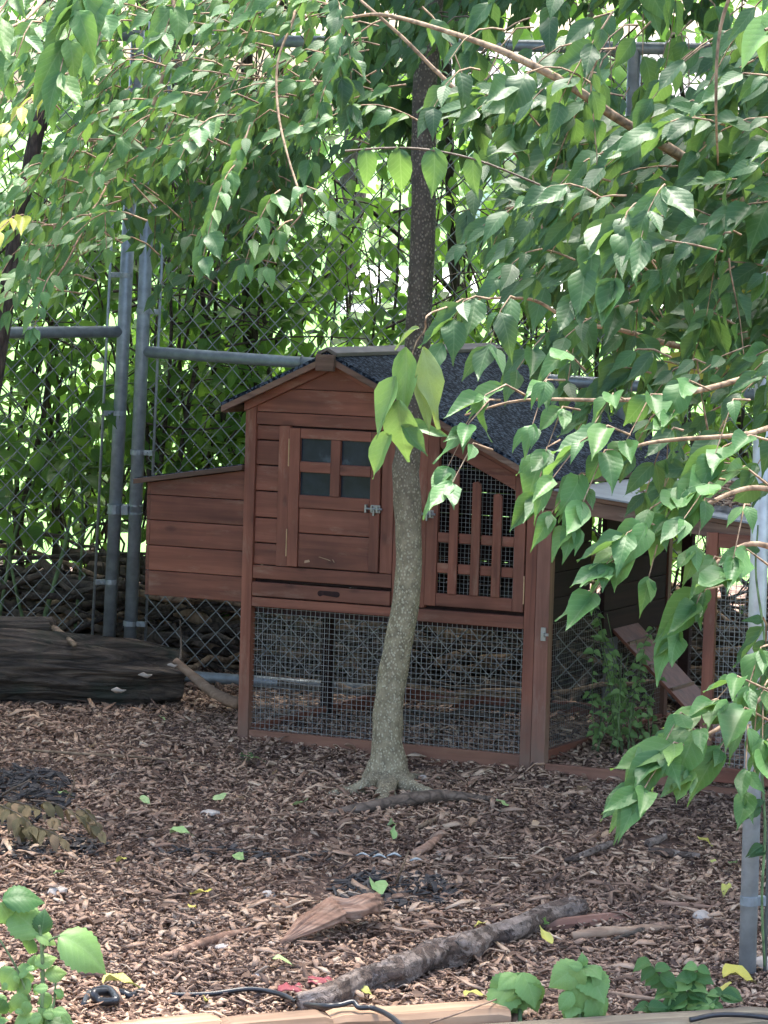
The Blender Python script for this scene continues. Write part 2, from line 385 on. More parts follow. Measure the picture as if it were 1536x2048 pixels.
# mulch chips: small curled closed plates
def chips(n, xf, y0, y1, smin, smax, name, mat, zoff=0, flat=.5, bias=1.0):
    y = y0 + (y1-y0)*rng.random(n)**bias; x = (rng.random(n)*2-1)*(xf(y))
    keep = np.array([noise.noise(Vector((a*3.1, b_*3.1, 11))) + .5*noise.noise(Vector((a*9, b_*9, 2))) for a, b_ in zip(x, y)]) > -.28 - .5*rng.random(n)
    x, y = x[keep], y[keep]; n = len(x)
    z = np.array([ghz(a, b_) for a, b_ in zip(x, y)]) + rng.random(n)**1.5*.013 + zoff
    L = smin + (smax-smin)*rng.random(n)**(2.8 if smax < .045 else 2.2); W = np.minimum(L*(.16 + .34*rng.random(n)), .012); T = .0012 + .0018*rng.random(n)
    curl = (rng.random(n)-.35)*.35*L
    a = rng.random(n)*2*PI; tx = rng.normal(0, flat, n)*.55; ty = rng.normal(0, flat, n)*.55
    base = np.array([(-.5, -.5), (-.5, .5), (0, -.62), (0, .55), (.5, -.35), (.5, .4)])
    B = base[None] + rng.normal(0, .10, (n, 6, 2))
    lx = B[:, :, 0]*L[:, None]; ly = B[:, :, 1]*W[:, None]
    lz = curl[:, None]*(1-(B[:, :, 0]*2)**2) + rng.normal(0, .0015, (n, 6))
    top = np.stack([lx, ly, lz + T[:, None]], -1); bot = np.stack([lx*.93, ly*.9, lz], -1)
    P = np.concatenate([top, bot], 1)
    ca, sa = np.cos(a)[:, None], np.sin(a)[:, None]
    ctx, stx = np.cos(tx)[:, None], np.sin(tx)[:, None]; cty, sty = np.cos(ty)[:, None], np.sin(ty)[:, None]
    X, Y, Z = P[..., 0], P[..., 1], P[..., 2]
    Y, Z = Y*ctx - Z*stx, Y*stx + Z*ctx
    X, Z = X*cty + Z*sty, -X*sty + Z*cty
    X, Y = X*ca - Y*sa, X*sa + Y*ca
    V = np.stack([X + x[:, None], Y + y[:, None], Z + z[:, None]], -1).reshape(-1, 3)
    f = np.array([(0,2,3,1),(2,4,5,3),(6,7,9,8),(8,9,11,10),(0,1,7,6),(4,10,11,5),(0,6,8,2),(2,8,10,4),(1,3,9,7),(3,5,11,9)])
    Fq = (f[None] + (np.arange(n)*12)[:, None, None]).reshape(-1, 4)
    o = np_mesh(name, V, Fq, mat, smooth=False)
    return o
near = lambda y: .1135*y + .25
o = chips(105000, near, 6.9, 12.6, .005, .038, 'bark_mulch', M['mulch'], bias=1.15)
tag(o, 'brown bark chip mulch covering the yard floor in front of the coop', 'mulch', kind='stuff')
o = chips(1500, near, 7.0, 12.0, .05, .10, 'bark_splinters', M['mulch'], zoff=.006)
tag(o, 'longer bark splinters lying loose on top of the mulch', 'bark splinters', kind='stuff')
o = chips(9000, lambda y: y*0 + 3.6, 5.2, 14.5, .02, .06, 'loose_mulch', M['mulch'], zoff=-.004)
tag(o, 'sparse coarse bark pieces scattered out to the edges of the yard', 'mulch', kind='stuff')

# ------------------------------------------------------------------ leaves
PROF = [(0, .02), (.06, .12), (.16, .215), (.30, .265), (.45, .25), (.60, .19), (.74, .115), (.86, .05), (.94, .02), (1, .004)]
def leaf_geo(cols=5, rows=None, fold=.35, droop=.25, wave=.02, wid=1.0, twist=0.0, seed=0, prof=PROF, curl=0):
    pr = prof if rows is None else [prof[i] for i in rows]
    r = random.Random(seed); V = []; UV = []; F = []
    side = r.uniform(-.06, .06)
    for i, (v, w) in enumerate(pr):
        for j in range(cols):
            u = -1 + 2*j/(cols-1)
            x = u*w*wid + side*math.sin(v*PI)
            z = abs(u)*w*fold - droop*v*v - curl*math.sin(v*PI)*.0 + wave*math.sin(v*11 + u*2 + seed)*abs(u)
            tw = twist*v
            V.append((x*math.cos(tw) - z*math.sin(tw)*0, v - droop*.25*v*v, z + x*math.sin(tw)))
            UV.append((.5 + u*.5*max(w/.265, .1), v))
    for i in range(len(pr)-1):
        for j in range(cols-1):
            a = i*cols + j; F.append((a, a+1, a+cols+1, a+cols))
    return np.array(V), np.array(F), np.array(UV)
LEAFV = [leaf_geo(5, None, random.uniform(.0, .8), random.uniform(-.25, .9), random.uniform(.01, .06), random.uniform(.72, 1.08), random.uniform(-.8, .8), s) for s in range(16)]
LOWV = [leaf_geo(3, [0, 2, 3, 5, 7, 9], random.uniform(.1, .6), random.uniform(.0, .5), .01, random.uniform(.75, 1.0), random.uniform(-.4, .4), s) for s in range(6)]
ROUND = [(0, .05), (.06, .2), (.16, .31), (.30, .37), (.45, .37), (.60, .31), (.74, .2), (.86, .10), (.94, .04), (1, .005)]
ROUNDV = [leaf_geo(5, None, random.uniform(.1, .5), random.uniform(.1, .6), random.uniform(.02, .05), 1.0, 0, s+20, ROUND) for s in range(5)]
def crinkle_geo(seed):
    r = random.Random(seed); C, Rn = 11, 18; V = []; UV = []; F = []
    pr = [(v, np.interp(v, [a for a, _ in ROUND], [b for _, b in ROUND])) for v in np.linspace(0, 1, Rn)]
    dr = r.uniform(.35, .75)
    for i, (v, w) in enumerate(pr):
        w = w*(1.08 if i % 2 else .96)
        for j in range(C):
            u = -1 + 2*j/(C-1)
            q = .016*math.sin((v*9 - abs(u)*4)*2*PI*.8)*(1-abs(u)**3)*math.sin(v*PI) + .008*noise.noise(Vector((u*3, v*6, seed)))
            V.append((u*w, v - dr*.3*v*v, abs(u)*w*.25 - abs(u)**2*w*.45 - dr*v**2*.8 + q)); UV.append((.5 + u*.5*max(w/.37, .1), v))
    for i in range(Rn-1):
        for j in range(C-1):
            a = i*C + j; F.append((a, a+1, a+C+1, a+C))
    return np.array(V), np.array(F), np.array(UV)
CRINK = [crinkle_geo(s) for s in range(4)]
_leafmesh = {}
def leaf_mesh(kind, k, mat):
    key = (kind, k, mat.name)
    if key not in _leafmesh:
        V, F, UV = {'l': LEAFV, 'r': ROUNDV, 'w': LOWV, 'c': CRINK}[kind][k]
        me = bpy.data.meshes.new('leaf'); me.from_pydata([tuple(v) for v in V], [], [tuple(int(i) for i in f) for f in F])
        l = me.uv_layers.new(name='UVMap'); l.data.foreach_set('uv', UV[F.ravel()].astype('f4').ravel())
        me.update(); me.shade_smooth(); me.materials.append(mat)
        _leafmesh[key] = me
    return _leafmesh[key]
def frame(d, nrm):
    """matrix whose +Y is along d and whose +Z is as near nrm as possible"""
    y = d.normalized(); z = nrm - y*nrm.dot(y)
    z = z.normalized() if z.length > 1e-4 else y.orthogonal().normalized()
    x = y.cross(z)
    return Matrix(((x.x, y.x, z.x), (x.y, y.y, z.y), (x.z, y.z, z.z)))
def joined_leaves(name, items, mat, parent, geos):
    """items: list of (pos, 3x3, size, variant)"""
    if not items: return None
    Vs, Fs, Us = [], [], []; off = 0
    for g in range(len(geos)):
        its = [i for i in items if i[3] % len(geos) == g]
        if not its: continue
        V, F, UV = geos[g]
        P = np.array([i[0] for i in its]); R = np.array([i[1] for i in its]); S = np.array([i[2] for i in its])
        W = np.einsum('nij,vj->nvi', R, V)*S[:, None, None] + P[:, None, :]
        n = len(its); k = len(V)
        Vs.append(W.reshape(-1, 3)); Fs.append((F[None] + (np.arange(n)*k)[:, None, None]).reshape(-1, 4) + off)
        Us.append(np.tile(UV, (n, 1))); off += n*k
    o = np_mesh(name, np.concatenate(Vs), np.concatenate(Fs), mat, parent, np.concatenate(Us))
    return tag(o, kind='stuff')

class Plant:
    """collects woody tubes and leaves of one plant; the nearest leaves become parts of their own"""
    def __init__(s, name, loc, label, cat, group=None, leafmat='leaf', barkmat='bark_twig', single=300, geo='l'):
        s.root = empty(name, loc); tag(s.root, label, cat, group)
        s.loc = Vector(loc); s.leaves = []; s.tw = MB(); s.gap = ('tree' in name or name == '__'); s.lm = leafmat; s.bm = barkmat; s.single = single; s.geo = geo
    def wood(s, pts, rad, name='branch', mat=None, seg=8, n=None, bump=.08):
        p = smooth_path(pts, n or max(8, 5*len(pts)))
        r = lerp_list(list(rad), len(p)-1) if hasattr(rad, '__len__') else rad
        return MB().tube([q - s.loc for q in p], r, seg, bump=bump, sd=random.random()*9).build(name, M[mat or s.bm], s.root, smooth=True)
    def twig(s, pts, r0, r1, seg=4):
        k = len(pts); s.tw.tube([Vector(p) - s.loc for p in pts], [r0 + (r1-r0)*i/(k-1) for i in range(k)], seg, cap=False)
    def leaf(s, p, d, nrm, size, mat=None):
        if s.gap:                       # an opening between the boughs where the top fence rail shows
            v = Vector(p) - Vector((0, 0, H0)); e, a_ = v.z/v.y, v.x/v.y
            if .0085 < e < .0245 and .012 < a_ < .096 and random.random() < .75: return
        s.leaves.append((Vector(p) - s.loc, frame(d, nrm), size, random.randrange(60), mat, Vector(p)))
    def spray(s, a, b, size=.07, gap=.035, sag=.04, spread=.9, mat=None, face=.6, r=.0022, droop=.55):
        """a twig from a to b carrying opposite pairs of hanging leaves and one at its tip"""
        a, b = Vector(a), Vector(b); L = (b-a).length; ax = (b-a).normalized()
        n = max(2, int(L/gap)); pts = []
        w1 = Vector((random.uniform(-1, 1), random.uniform(-1, 1), random.uniform(-1, 1)))*L*.05
        for i in range(n+1):
            t = i/n; p = a.lerp(b, t); p = p + w1*math.sin(t*PI*1.5); p.z += sag*math.sin(t*PI); pts.append(p)
        s.twig(pts, r, r*.45)
        side = ax.cross(Vector((0, .3, 1))).normalized()
        cv = Vector((0, -1, .0))
        for i in range(1, n+1):
            t = i/n
            for sg in (-1, 1):
                if random.random() < .08: continue
                d = ax*random.uniform(.5, 1.25) + side*sg*spread*random.uniform(.5, 1.1) + Vector((0, random.uniform(-.35, .15), -droop*random.uniform(.5, 1.5)))
                nr = Vector((random.uniform(-.45, .45), -face + random.uniform(-.4, .4), 1.0*random.uniform(.4, 1.1))) + side*sg*.15
                st = pts[i] + d.normalized()*.006
                sz = size*random.uniform(.55, 1.25)*(1 - .25*(t > .85))
                s.leaf(st, d, nr, sz, mat)
        d = ax + Vector((0, -.1, -droop)); s.leaf(pts[-1], d, Vector((random.uniform(-.3, .3), -face, .9)), size*random.uniform(.8, 1.05), mat)
    def finish(s, order=None):
        if s.tw.v: tag(s.tw.build('twigs', M[s.bm], s.root, smooth=True), kind='stuff')
        cams = Vector((0, 0, H0))
        def score(l):
            v = l[5] - cams; inview = abs(v.x/v.y) < .125 and -.30 < v.z/v.y < .06
            return (0 if inview else 1, v.length/l[2])
        L = sorted(s.leaves, key=order or score)
        geos = {'l': LEAFV, 'r': ROUNDV, 'w': LOWV, 'c': CRINK}[s.geo]
        for (p, R, sz, k, mat, _) in L[:s.single]:
            me = leaf_mesh(s.geo, k % len(geos), M[mat or s.lm])
            o = bpy.data.objects.new('leaf', me); COL.objects.link(o); o.parent = s.root
            o.matrix_basis = Matrix.Translation(p) @ (R @ Matrix.Scale(sz, 3)).to_4x4()
        rest = L[s.single:]
        for mm in sorted({l[4] or s.lm for l in rest}):
            joined_leaves('foliage', [(l[0], np.array(l[1]), l[2], l[3]) for l in rest if (l[4] or s.lm) == mm], M[mm], s.root, geos if s.geo != 'l' else LOWV)
def in_poly(x, y, P):
    c = False; j = len(P)-1
    for i in range(len(P)):
        if (P[i][1] > y) != (P[j][1] > y) and x < (P[j][0]-P[i][0])*(y-P[i][1])/(P[j][1]-P[i][1]) + P[i][0]: c = not c
        j = i
    return c
def fill(pl, poly, n, Yr, dirpx, Lr=(.12, .26), size=(.055, .075), mat=None, face=.6, jitter=.5, droop=.55):
    """n twigs inside the region of space that shows as poly between depths Yr, hanging along dirpx"""
    xs = [p[0] for p in poly]; ys = [p[1] for p in poly]; k = 0; tries = 0
    while k < n and tries < n*60:
        tries += 1
        x, y = random.uniform(min(xs), max(xs)), random.uniform(min(ys), max(ys))
        if not in_poly(x, y, poly): continue
        Y = random.uniform(*Yr); b = at(x, y, Y)
        dx, dy = dirpx; an = math.atan2(dy, dx) + random.gauss(0, jitter); L = random.uniform(*Lr)
        a = b - Vector((math.cos(an)*L, random.uniform(-.3, .5)*L, -math.sin(an)*L))
        pl.spray(a, b, random.uniform(*size), mat=mat, face=face, gap=random.uniform(.03, .045), droop=droop); k += 1


M['leaf_sprig'] = leafmat('sprig_leaf', [(.10, .19, .06), (.13, .23, .075)], tfac=.25, under=(.16, .22, .09), vein=(.22, .32, .14))
M['leaf_sprig2'] = leafmat('sprig_leaf_underside', [(.15, .20, .07), (.17, .22, .08)], tfac=.25, under=(.17, .21, .09), vein=(.22, .27, .12))
M['leaf_sprig3'] = leafmat('sprig_leaf_dark', [(.06, .14, .05), (.08, .16, .055)], tfac=.25, under=(.12, .18, .07), vein=(.16, .25, .1))

M['weathered_grey'] = wood('weathered_grey_wood', 1, (.05, .042, .036), (.10, .085, .075), (.17, .15, .135), wear=(.22, .2, .18))

M['dusty'] = wood('dusty_red_wood', 0, (.12, .055, .035), (.19, .09, .058), (.26, .14, .09), wear=(.22, .14, .10), wearamt=.7)
M['leaf_weed'] = leafmat('weed_leaf', [(.15, .27, .09), (.19, .32, .11), (.23, .35, .13)], tfac=.35)

m, t, b = nt('flaking_bark'); M['bark_log'] = m
co = coords(t, (1, 1, 1))
g1 = noise_(t, co, 14, 6, .65, .4); g2 = noise_(t, co, 60, 6, .7); g3 = noise_(t, co, 28, 3, .5, 1.2)
fk = ramp(t, g1, [(.47, (0, 0, 0)), (.50, (1, 1, 1))])
c = mixc(t, fk, ramp(t, g2, [(.3, (.035, .024, .018)), (.55, (.10, .066, .050)), (.8, (.19, .13, .10))]), ramp(t, g2, [(.3, (.12, .088, .070)), (.55, (.22, .17, .14)), (.8, (.36, .30, .26))]))
cr = ramp(t, math_(t, 'ABSOLUTE', math_(t, 'SUBTRACT', g3, .5)), [(0, (.3, .3, .3)), (.025, (1, 1, 1))])
c = mixc(t, .8, c, cr, 'MULTIPLY'); t.links.new(c, b.inputs['Base Color']); b.inputs['Roughness'].default_value = .85
bump_(t, b, math_(t, 'ADD', math_(t, 'MULTIPLY', fk, .7), math_(t, 'ADD', g2, math_(t, 'MULTIPLY', cr, .4))), 1, .006)

M['dusty_z'] = wood('dusty_red_upright', 2, (.11, .046, .030), (.18, .078, .052), (.25, .12, .085), wear=(.24, .16, .12), wearamt=.6)

M['leaf_brown'] = leafmat('brown_litter_leaf', [(.10, .06, .042), (.17, .105, .072), (.24, .155, .11), (.13, .08, .055)], trans=(.1, .07, .04), tfac=.05, under=(.2, .14, .1), vein=(.15, .1, .07), rough=.85)

M['galv_light'] = plain('light_galvanised_steel', (.36, .385, .40), .45, .3, .05, 30, .2)

# ================================================================== chicken coop
coop = empty('chicken_coop', (-.441, 10.4951, 0), (-.043, -.0171, -.424))
tag(coop, 'red-brown wooden chicken coop on legs with black felt gable roof and side nest box', 'chicken coop')
BV = .0018
def brd(name, x0, x1, y0, y1, z0, z1, ax='x', parent=None, mat=None, bev=BV):
    """one board; y0 is its front face"""
    j = random.uniform(-.0008, .0008)
    return MB().box(x0, x1, y0 + j, y1 + j, z0, z1).build(name, M[mat or 'wood_' + ax], parent or coop, bev=bev)
RX, RZ, SL = .30, 1.221, .4715           # ridge and roof slope
def roof_z(x): return RZ - SL*abs(x - RX)
W_, D_ = .992, 1.22
U = roof_z                               # underside of the roof sheet = U - .014
def under(x): return roof_z(x) - .016
# posts
for (x0, x1, y0, y1, zt) in ((0, .036, 0, .034, under(0)-.004), (.954, .990, 0, .034, under(.99)-.004), (0, .036, D_-.034, D_, under(0)-.004), (.954, .99, D_-.034, D_, under(.99)-.004)):
    brd('post', x0, x1, y0, y1, -.03, zt, 'z')
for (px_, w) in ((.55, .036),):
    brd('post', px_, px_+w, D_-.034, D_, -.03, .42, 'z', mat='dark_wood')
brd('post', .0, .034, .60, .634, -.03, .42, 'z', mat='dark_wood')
# gable boards (clipped by the roof line)
def gable(z0, z1, y0=.010, y1=.024, xa=.036, xb=.954, name='gable_board'):
    if z1 <= under(xb):
        return brd(name, xa, xb, y0, y1, z0, z1)
    dz = lambda z: (RZ - .016 - z)/SL
    l0, r0 = max(xa, RX - dz(z0)), min(xb, RX + dz(z0)); l1, r1 = max(xa, RX - dz(z1)), min(xb, RX + dz(z1))
    pts = [(l0, z0), (r0, z0)]
    if r0 >= xb and r1 < xb: pts.append((xb, under(xb)))
    pts += [(r1, z1)] + ([(l1, z1)] if l1 < r1 - 1e-4 else [])
    if l0 <= xa and l1 > xa: pts.append((xa, under(xa)))
    return MB().prism(pts, y0, y1).build(name, M['wood_x'], coop, bev=.001)
gable(.990, 1.0285, .006, xb=.60); gable(1.0305, 1.103); gable(1.105, 1.204)
# sloped gable trim under the roof
def slope_board(name, xa, xb, dep, y0, y1, off=.016, mat='wood_x'):
    za, zb = roof_z(xa)-off, roof_z(xb)-off
    return MB().prism([(xa, za), (xa, za-dep), (xb, zb-dep), (xb, zb)], y0, y1).build(name, M[mat], coop, bev=.001)
slope_board('gable_trim', -.002, .298, .034, -.008, .008); slope_board('gable_trim', .302, .993, .034, -.008, .008)
# short siding planks left of the solid door
for z0, z1 in ((.552, .619), (.621, .698), (.700, .781), (.783, .862), (.864, .940), (.942, .988)):
    brd('plank', .036, .116, .012, .026, z0+.001, z1-.001, bev=.0025)
brd('stile', .116, .1535, .004, .024, .552, .989, 'z'); brd('stile', .470, .511, .004, .024, .552, .989, 'z')
brd('stile', .5125, .575, .006, .024, .461, .989, 'z'); brd('stile', .577, .6225, .004, .024, .456, 1.026, 'z')
brd('rail', .037, .511, .004, .026, .509, .550)
brd('rail', .037, .60, .002, .026, .421, .450); brd('rail', .602, .953, .002, .026, .414, .4525)
# dark sheets added behind the front so its gaps read as shade
MB().box(.037, .953, .030, .034, .40, .4635).box(.037, .153, .028, .033, .4635, .985).box(.465, .624, .028, .033, .4635, .985).build('gap_backing', M['dark_wood'], coop)
MB().box(.152, .470, .020, .024, .50, .99).build('gap_backing', M['dark_wood'], coop)
MB().prism([(.037, .98), (.62, .98), (.62, under(.62)-.004), (RX, RZ-.022), (.037, under(.037)-.004)], .0255, .029).build('gap_backing', M['dark_wood'], coop)
# pull-out tray; a dark patch laid on it stands in for the slot's shade
tray = brd('tray_front', .039, .5105, -.002, .016, .4545, .498)
MB().prism([(.275+.010*(1-math.cos(a)), .482+.010*math.sin(a)) for a in np.linspace(-PI/2, PI/2, 1)] +
           [(.332+.010*math.cos(a), .477+.009*math.sin(a)) for a in np.linspace(-PI/2, PI/2, 8)] +
           [(.276+.010*math.cos(a), .477+.009*math.sin(a)) for a in np.linspace(PI/2, 3*PI/2, 8)], -.0035, -.001).build('slot_shade_patch', M['dark_wood'], tray)
# solid door with four panes
def latch(x, z, parent, y=-.004):
    l = MB().box(x-.012, x+.020, y-.003, y, z-.012, z+.012)
    l.build('latch', M['latch'], parent, bev=.0008)
    lo = parent.children[-1] if False else None
    q = MB().tube([(x-.026, y-.007, z), (x+.028, y-.007, z)], .0038, 8)
    q.box(x-.009, x-.004, y-.012, y-.002, z-.009, z+.009); q.box(x+.010, x+.015, y-.012, y-.002, z-.009, z+.009)
    q.box(x-.030, x-.024, y-.010, y+.004, z-.012, z+.012); q.box(x-.001, x+.004, y-.013, y-.005, z-.020, z-.002)
    q.build('bolt', M['latch'], parent, smooth=False)
door = empty('solid_door', (0, 0, 0), parent=coop); door['label'] = 'boarded door with four dark panes'
dx0, dx1, dz0, dz1 = .156, .467, .554, .984
brd('door_stile', dx0, .1915, -.003, .016, dz0, dz1, 'z', door); brd('door_stile', .4345, dx1, -.003, .016, dz0, dz1, 'z', door)
brd('door_rail', .1925, .4335, -.003, .016, .953, dz1, 'x', door); brd('door_rail', .1925, .4335, -.002, .016, .738, .778, 'x', door)
brd('muntin', .298, .330, -.004, .014, .7785, .9525, 'z', door)
brd('muntin', .1925, .2975, -.002, .014, .849, .882, 'x', door); brd('muntin', .3305, .4335, -.002, .014, .845, .878, 'x', door)
for (x0, x1, z0, z1) in ((.191, .299, .882, .954), (.33, .435, .878, .954), (.191, .299, .777, .850), (.33, .435, .777, .846)):
    MB().box(x0, x1, .010, .013, z0, z1).build('pane', M['glass'], door)
for z0, z1 in ((.554, .6575), (.6605, .7365)):
    brd('door_plank', .1925, .4335, .003, .014, z0, z1, 'x', door, bev=.0025)
for z0 in (.865, .585): MB().tube([(.1548, -.004, z0), (.1548, -.004, z0+.085)], .0022, 6).build('hinge', M['hinge'], door)
latch(.452, .749, door)
# mesh door
md = empty('mesh_door', (0, 0, 0), parent=coop); md['label'] = 'wire mesh door with three pointed pickets'
top = lambda x: roof_z(x) - .052
def poly_board(name, pts, y0, y1, mat, parent): return MB().prism(pts, y0, y1).build(name, M[mat], parent, bev=BV)
poly_board('door_stile', [(.626, .465), (.663, .465), (.663, top(.663)), (.626, top(.626))], -.004, .014, 'wood_z', md)
poly_board('door_stile', [(.9155, .465), (.9505, .465), (.9505, top(.9505)), (.9155, top(.9155))], -.004, .014, 'wood_z', md)
poly_board('door_rail', [(.664, .4655), (.9145, .4655), (.9145, .5045), (.664, .5045)], -.003, .014, 'wood_x', md)
poly_board('door_rail', [(.664, top(.664)), (.664, top(.664)-.048), (.9145, top(.9145)-.048), (.9145, top(.9145))], -.003, .014, 'wood_x', md)
for x0, zt in ((.704, .880), (.777, .852), (.8465, .820)):
    poly_board('picket', [(x0, .505), (x0+.0285, .505), (x0+.0285, zt-.010), (x0+.018, zt), (x0+.002, zt-.004), (x0, zt-.008)], -.010, -.001, 'wood_z', md)
for z0, z1 in ((.660, .690), (.567, .597)):
    for xa, xb in ((.664, .7035), (.733, .7765), (.806, .846), (.8755, .9145)):
        brd('cross_rail', xa, xb, .000, .010, z0, z1, 'x', md)
for z0 in (.745, .49): MB().tube([(.9522, -.003, z0), (.9522, -.003, z0+.085)], .0022, 6).build('hinge', M['hinge'], md)
latch(.630, .744, md)
def wire_mesh(name, x0, x1, z0, z1, y, step, parent, r=.00045, topf=None, axis='x'):
    """welded wire net in the x-z plane (or y-z plane when axis is y)"""
    b = MB()
    def bar(p, q):
        d = Vector(q)-Vector(p)
        jit = random.uniform(-.0008, .0008)
        if abs(d.z) > abs(d.x)+abs(d.y): b.box(p[0]-r+jit, p[0]+r+jit, p[1]-r, p[1]+r, p[2], q[2])
        elif axis == 'x': b.box(p[0], q[0], p[1]+2*r, p[1]+4*r, p[2]-r+jit, p[2]+r+jit)
        else: b.box(p[0]+2*r, p[0]+4*r, p[1], q[1], p[2]-r+jit, p[2]+r+jit)
    n = int((x1-x0)/step); tf = topf or (lambda x: z1)
    for i in range(1, n+1):
        x = x0 + i*step
        bar((x, y, z0) if axis == 'x' else (y, x, z0), (x, y, tf(x)) if axis == 'x' else (y, x, tf(x)))
    m_ = int((z1-z0)/step)
    for j in range(1, m_+1):
        z = z0 + j*step; xe = x1
        if topf:
            while xe > x0 and tf(xe) < z: xe -= step/2
            if xe <= x0: continue
        bar((x0, y, z) if axis == 'x' else (y, x0, z), (xe, y, z) if axis == 'x' else (y, xe, z))
    return tag(b.build(name, M['wire'], parent), kind='stuff')
wire_mesh('wire_mesh', .655, .922, .497, 1.0, .016, .0133, md, topf=lambda x: top(x)-.03)
# lower run panels
wire_mesh('wire_mesh', .036, .954, .02, .425, .020, .0165, coop, r=.0006)
wire_mesh('wire_mesh', .036, D_-.034, .02, .425, .02, .0165, coop, r=.0003, axis='y')
wire_mesh('wire_mesh', .036, D_-.034, .02, .425, .975, .0165, coop, r=.0003, axis='y')
brd('base_board', .037, .953, .004, .024, -.03, .032, mat='dusty'); brd('base_board', .037, .953, D_-.024, D_-.004, -.03, .04)
brd('base_board', .006, .026, .036, D_-.036, -.03, .040, 'y'); brd('base_board', .966, .986, .036, D_-.036, -.03, .03, 'y')
# raised house: floor, side walls, back wall with its open hatch
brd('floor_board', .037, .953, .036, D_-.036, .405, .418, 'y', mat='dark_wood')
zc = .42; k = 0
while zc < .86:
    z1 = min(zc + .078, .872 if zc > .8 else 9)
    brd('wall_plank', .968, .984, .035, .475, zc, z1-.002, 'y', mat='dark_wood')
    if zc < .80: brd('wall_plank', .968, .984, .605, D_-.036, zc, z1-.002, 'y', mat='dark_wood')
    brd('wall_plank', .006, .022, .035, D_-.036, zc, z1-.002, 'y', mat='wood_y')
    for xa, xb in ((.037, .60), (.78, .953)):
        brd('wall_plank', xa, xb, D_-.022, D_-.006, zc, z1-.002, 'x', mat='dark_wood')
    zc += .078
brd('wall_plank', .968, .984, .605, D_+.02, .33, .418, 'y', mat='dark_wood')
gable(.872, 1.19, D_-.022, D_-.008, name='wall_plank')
# roof: two felted sheets, fascias, ridge cap and ridge block
def roof_sheet(x0, x1, name, yf=-.052, yb=1.27):
    za, zb = roof_z(x0), roof_z(x1); t_ = .007
    o = MB().prism([(x0, za-t_), (x1, zb-t_), (x1, zb+t_*.6), (x0, za+t_*.6)], yf, yb).build(name, M['felt'], coop, bev=.001); return o
def roof_fascia(x0, x1, yf, yb, dep=.020):
    za, zb = roof_z(x0)-.0075, roof_z(x1)-.0075
    return MB().prism([(x0, za), (x0, za-dep), (x1, zb-dep), (x1, zb)], yf, yb).build('fascia', M['weathered_x'], coop, bev=.0015)
roof_sheet(-.062, RX-.002, 'roof_sheet'); roof_sheet(RX+.002, 1.045, 'roof_sheet')
roof_fascia(-.060, RX-.003, -.054, -.034); roof_fascia(RX+.003, 1.043, -.054, -.034)
roof_fascia(-.060, RX-.003, 1.25, 1.268); roof_fascia(RX+.003, 1.043, 1.25, 1.268)
MB().box(-.066, -.048, -.03, 1.248, roof_z(-.057)-.030, roof_z(-.057)-.008).build('eave_board', M['weathered_y'], coop, bev=.0015)
MB().box(1.030, 1.046, -.03, 1.248, roof_z(1.038)-.026, roof_z(1.038)-.008).build('eave_board', M['weathered_y'], coop, bev=.0015)
MB().prism([(RX-.034, RZ-.010), (RX, RZ+.007), (RX+.034, RZ-.010), (RX+.034, RZ+.002), (RX, RZ+.019), (RX-.034, RZ+.002)], -.058, 1.275).build('ridge_cap', M['weathered_grey'], coop, bev=.0015)
MB().box(RX-.031, RX+.031, -.072, -.056, RZ-.055, RZ-.004).build('ridge_block', M['weathered_x'], coop, bev=.002)
# nest box on the left
nb = empty('nest_box', (0, 0, 0), parent=coop); nb['label'] = 'slant-lidded nest box built of level planks'
lidz = lambda x: .853 + .165*x
for z0, z1 in ((.430, .508), (.510, .588), (.590, .668), (.670, .748), (.750, .80)):
    if z1 < .76: brd('plank', -.336, -.001, .014, .028, z0, z1, 'x', nb, bev=.0022)
    else: MB().prism([(-.336, z0), (-.001, z0), (-.001, lidz(0)-.010), (-.336, lidz(-.336)-.010)], .014, .028).build('plank', M['wood_x'], nb, bev=.0018)
for z0, z1 in ((.430, .508), (.510, .588), (.590, .668), (.670, .748), (.750, .787)):
    brd('plank', -.350, -.3365, .016, .80, z0, z1, 'y', nb)
brd('plank', -.336, -.001, .786, .80, .43, .788, 'x', nb); brd('plank', -.336, -.001, .028, .786, .430, .442, 'x', nb)
MB().prism([(-.386, lidz(-.386)-.008), (-.002, lidz(0)-.008), (-.002, lidz(0)+.008), (-.386, lidz(-.386)+.008)], -.012, .84).build('lid', M['weathered_x'], nb, bev=.002)
MB().prism([(-.384, lidz(-.384)+.0085), (-.004, lidz(0)+.0085), (-.004, lidz(0)+.011), (-.384, lidz(-.384)+.011)], -.006, .835).build('lid_felt', M['felt'], nb)
# worn scuffs on the solid door: flakes of lifted pale paint
for (x, z, w, h, a) in ((.285, .585, .045, .0035, -.25), (.315, .580, .012, .003, -1.0), (.225, .573, .02, .010, .1), (.07, .552, .010, .003, 0)):
    fl = MB(); c, s = math.cos(a), math.sin(a); p = [(-w/2, -h/2), (w/2, -h*.2), (w*.35, h/2), (-w*.4, h*.3)]
    fl.prism([(x + u*c - v*s, z + u*s + v*c) for u, v in p], .0015, .0028)
    fl.build('paint_scuff', M['timber'], door)

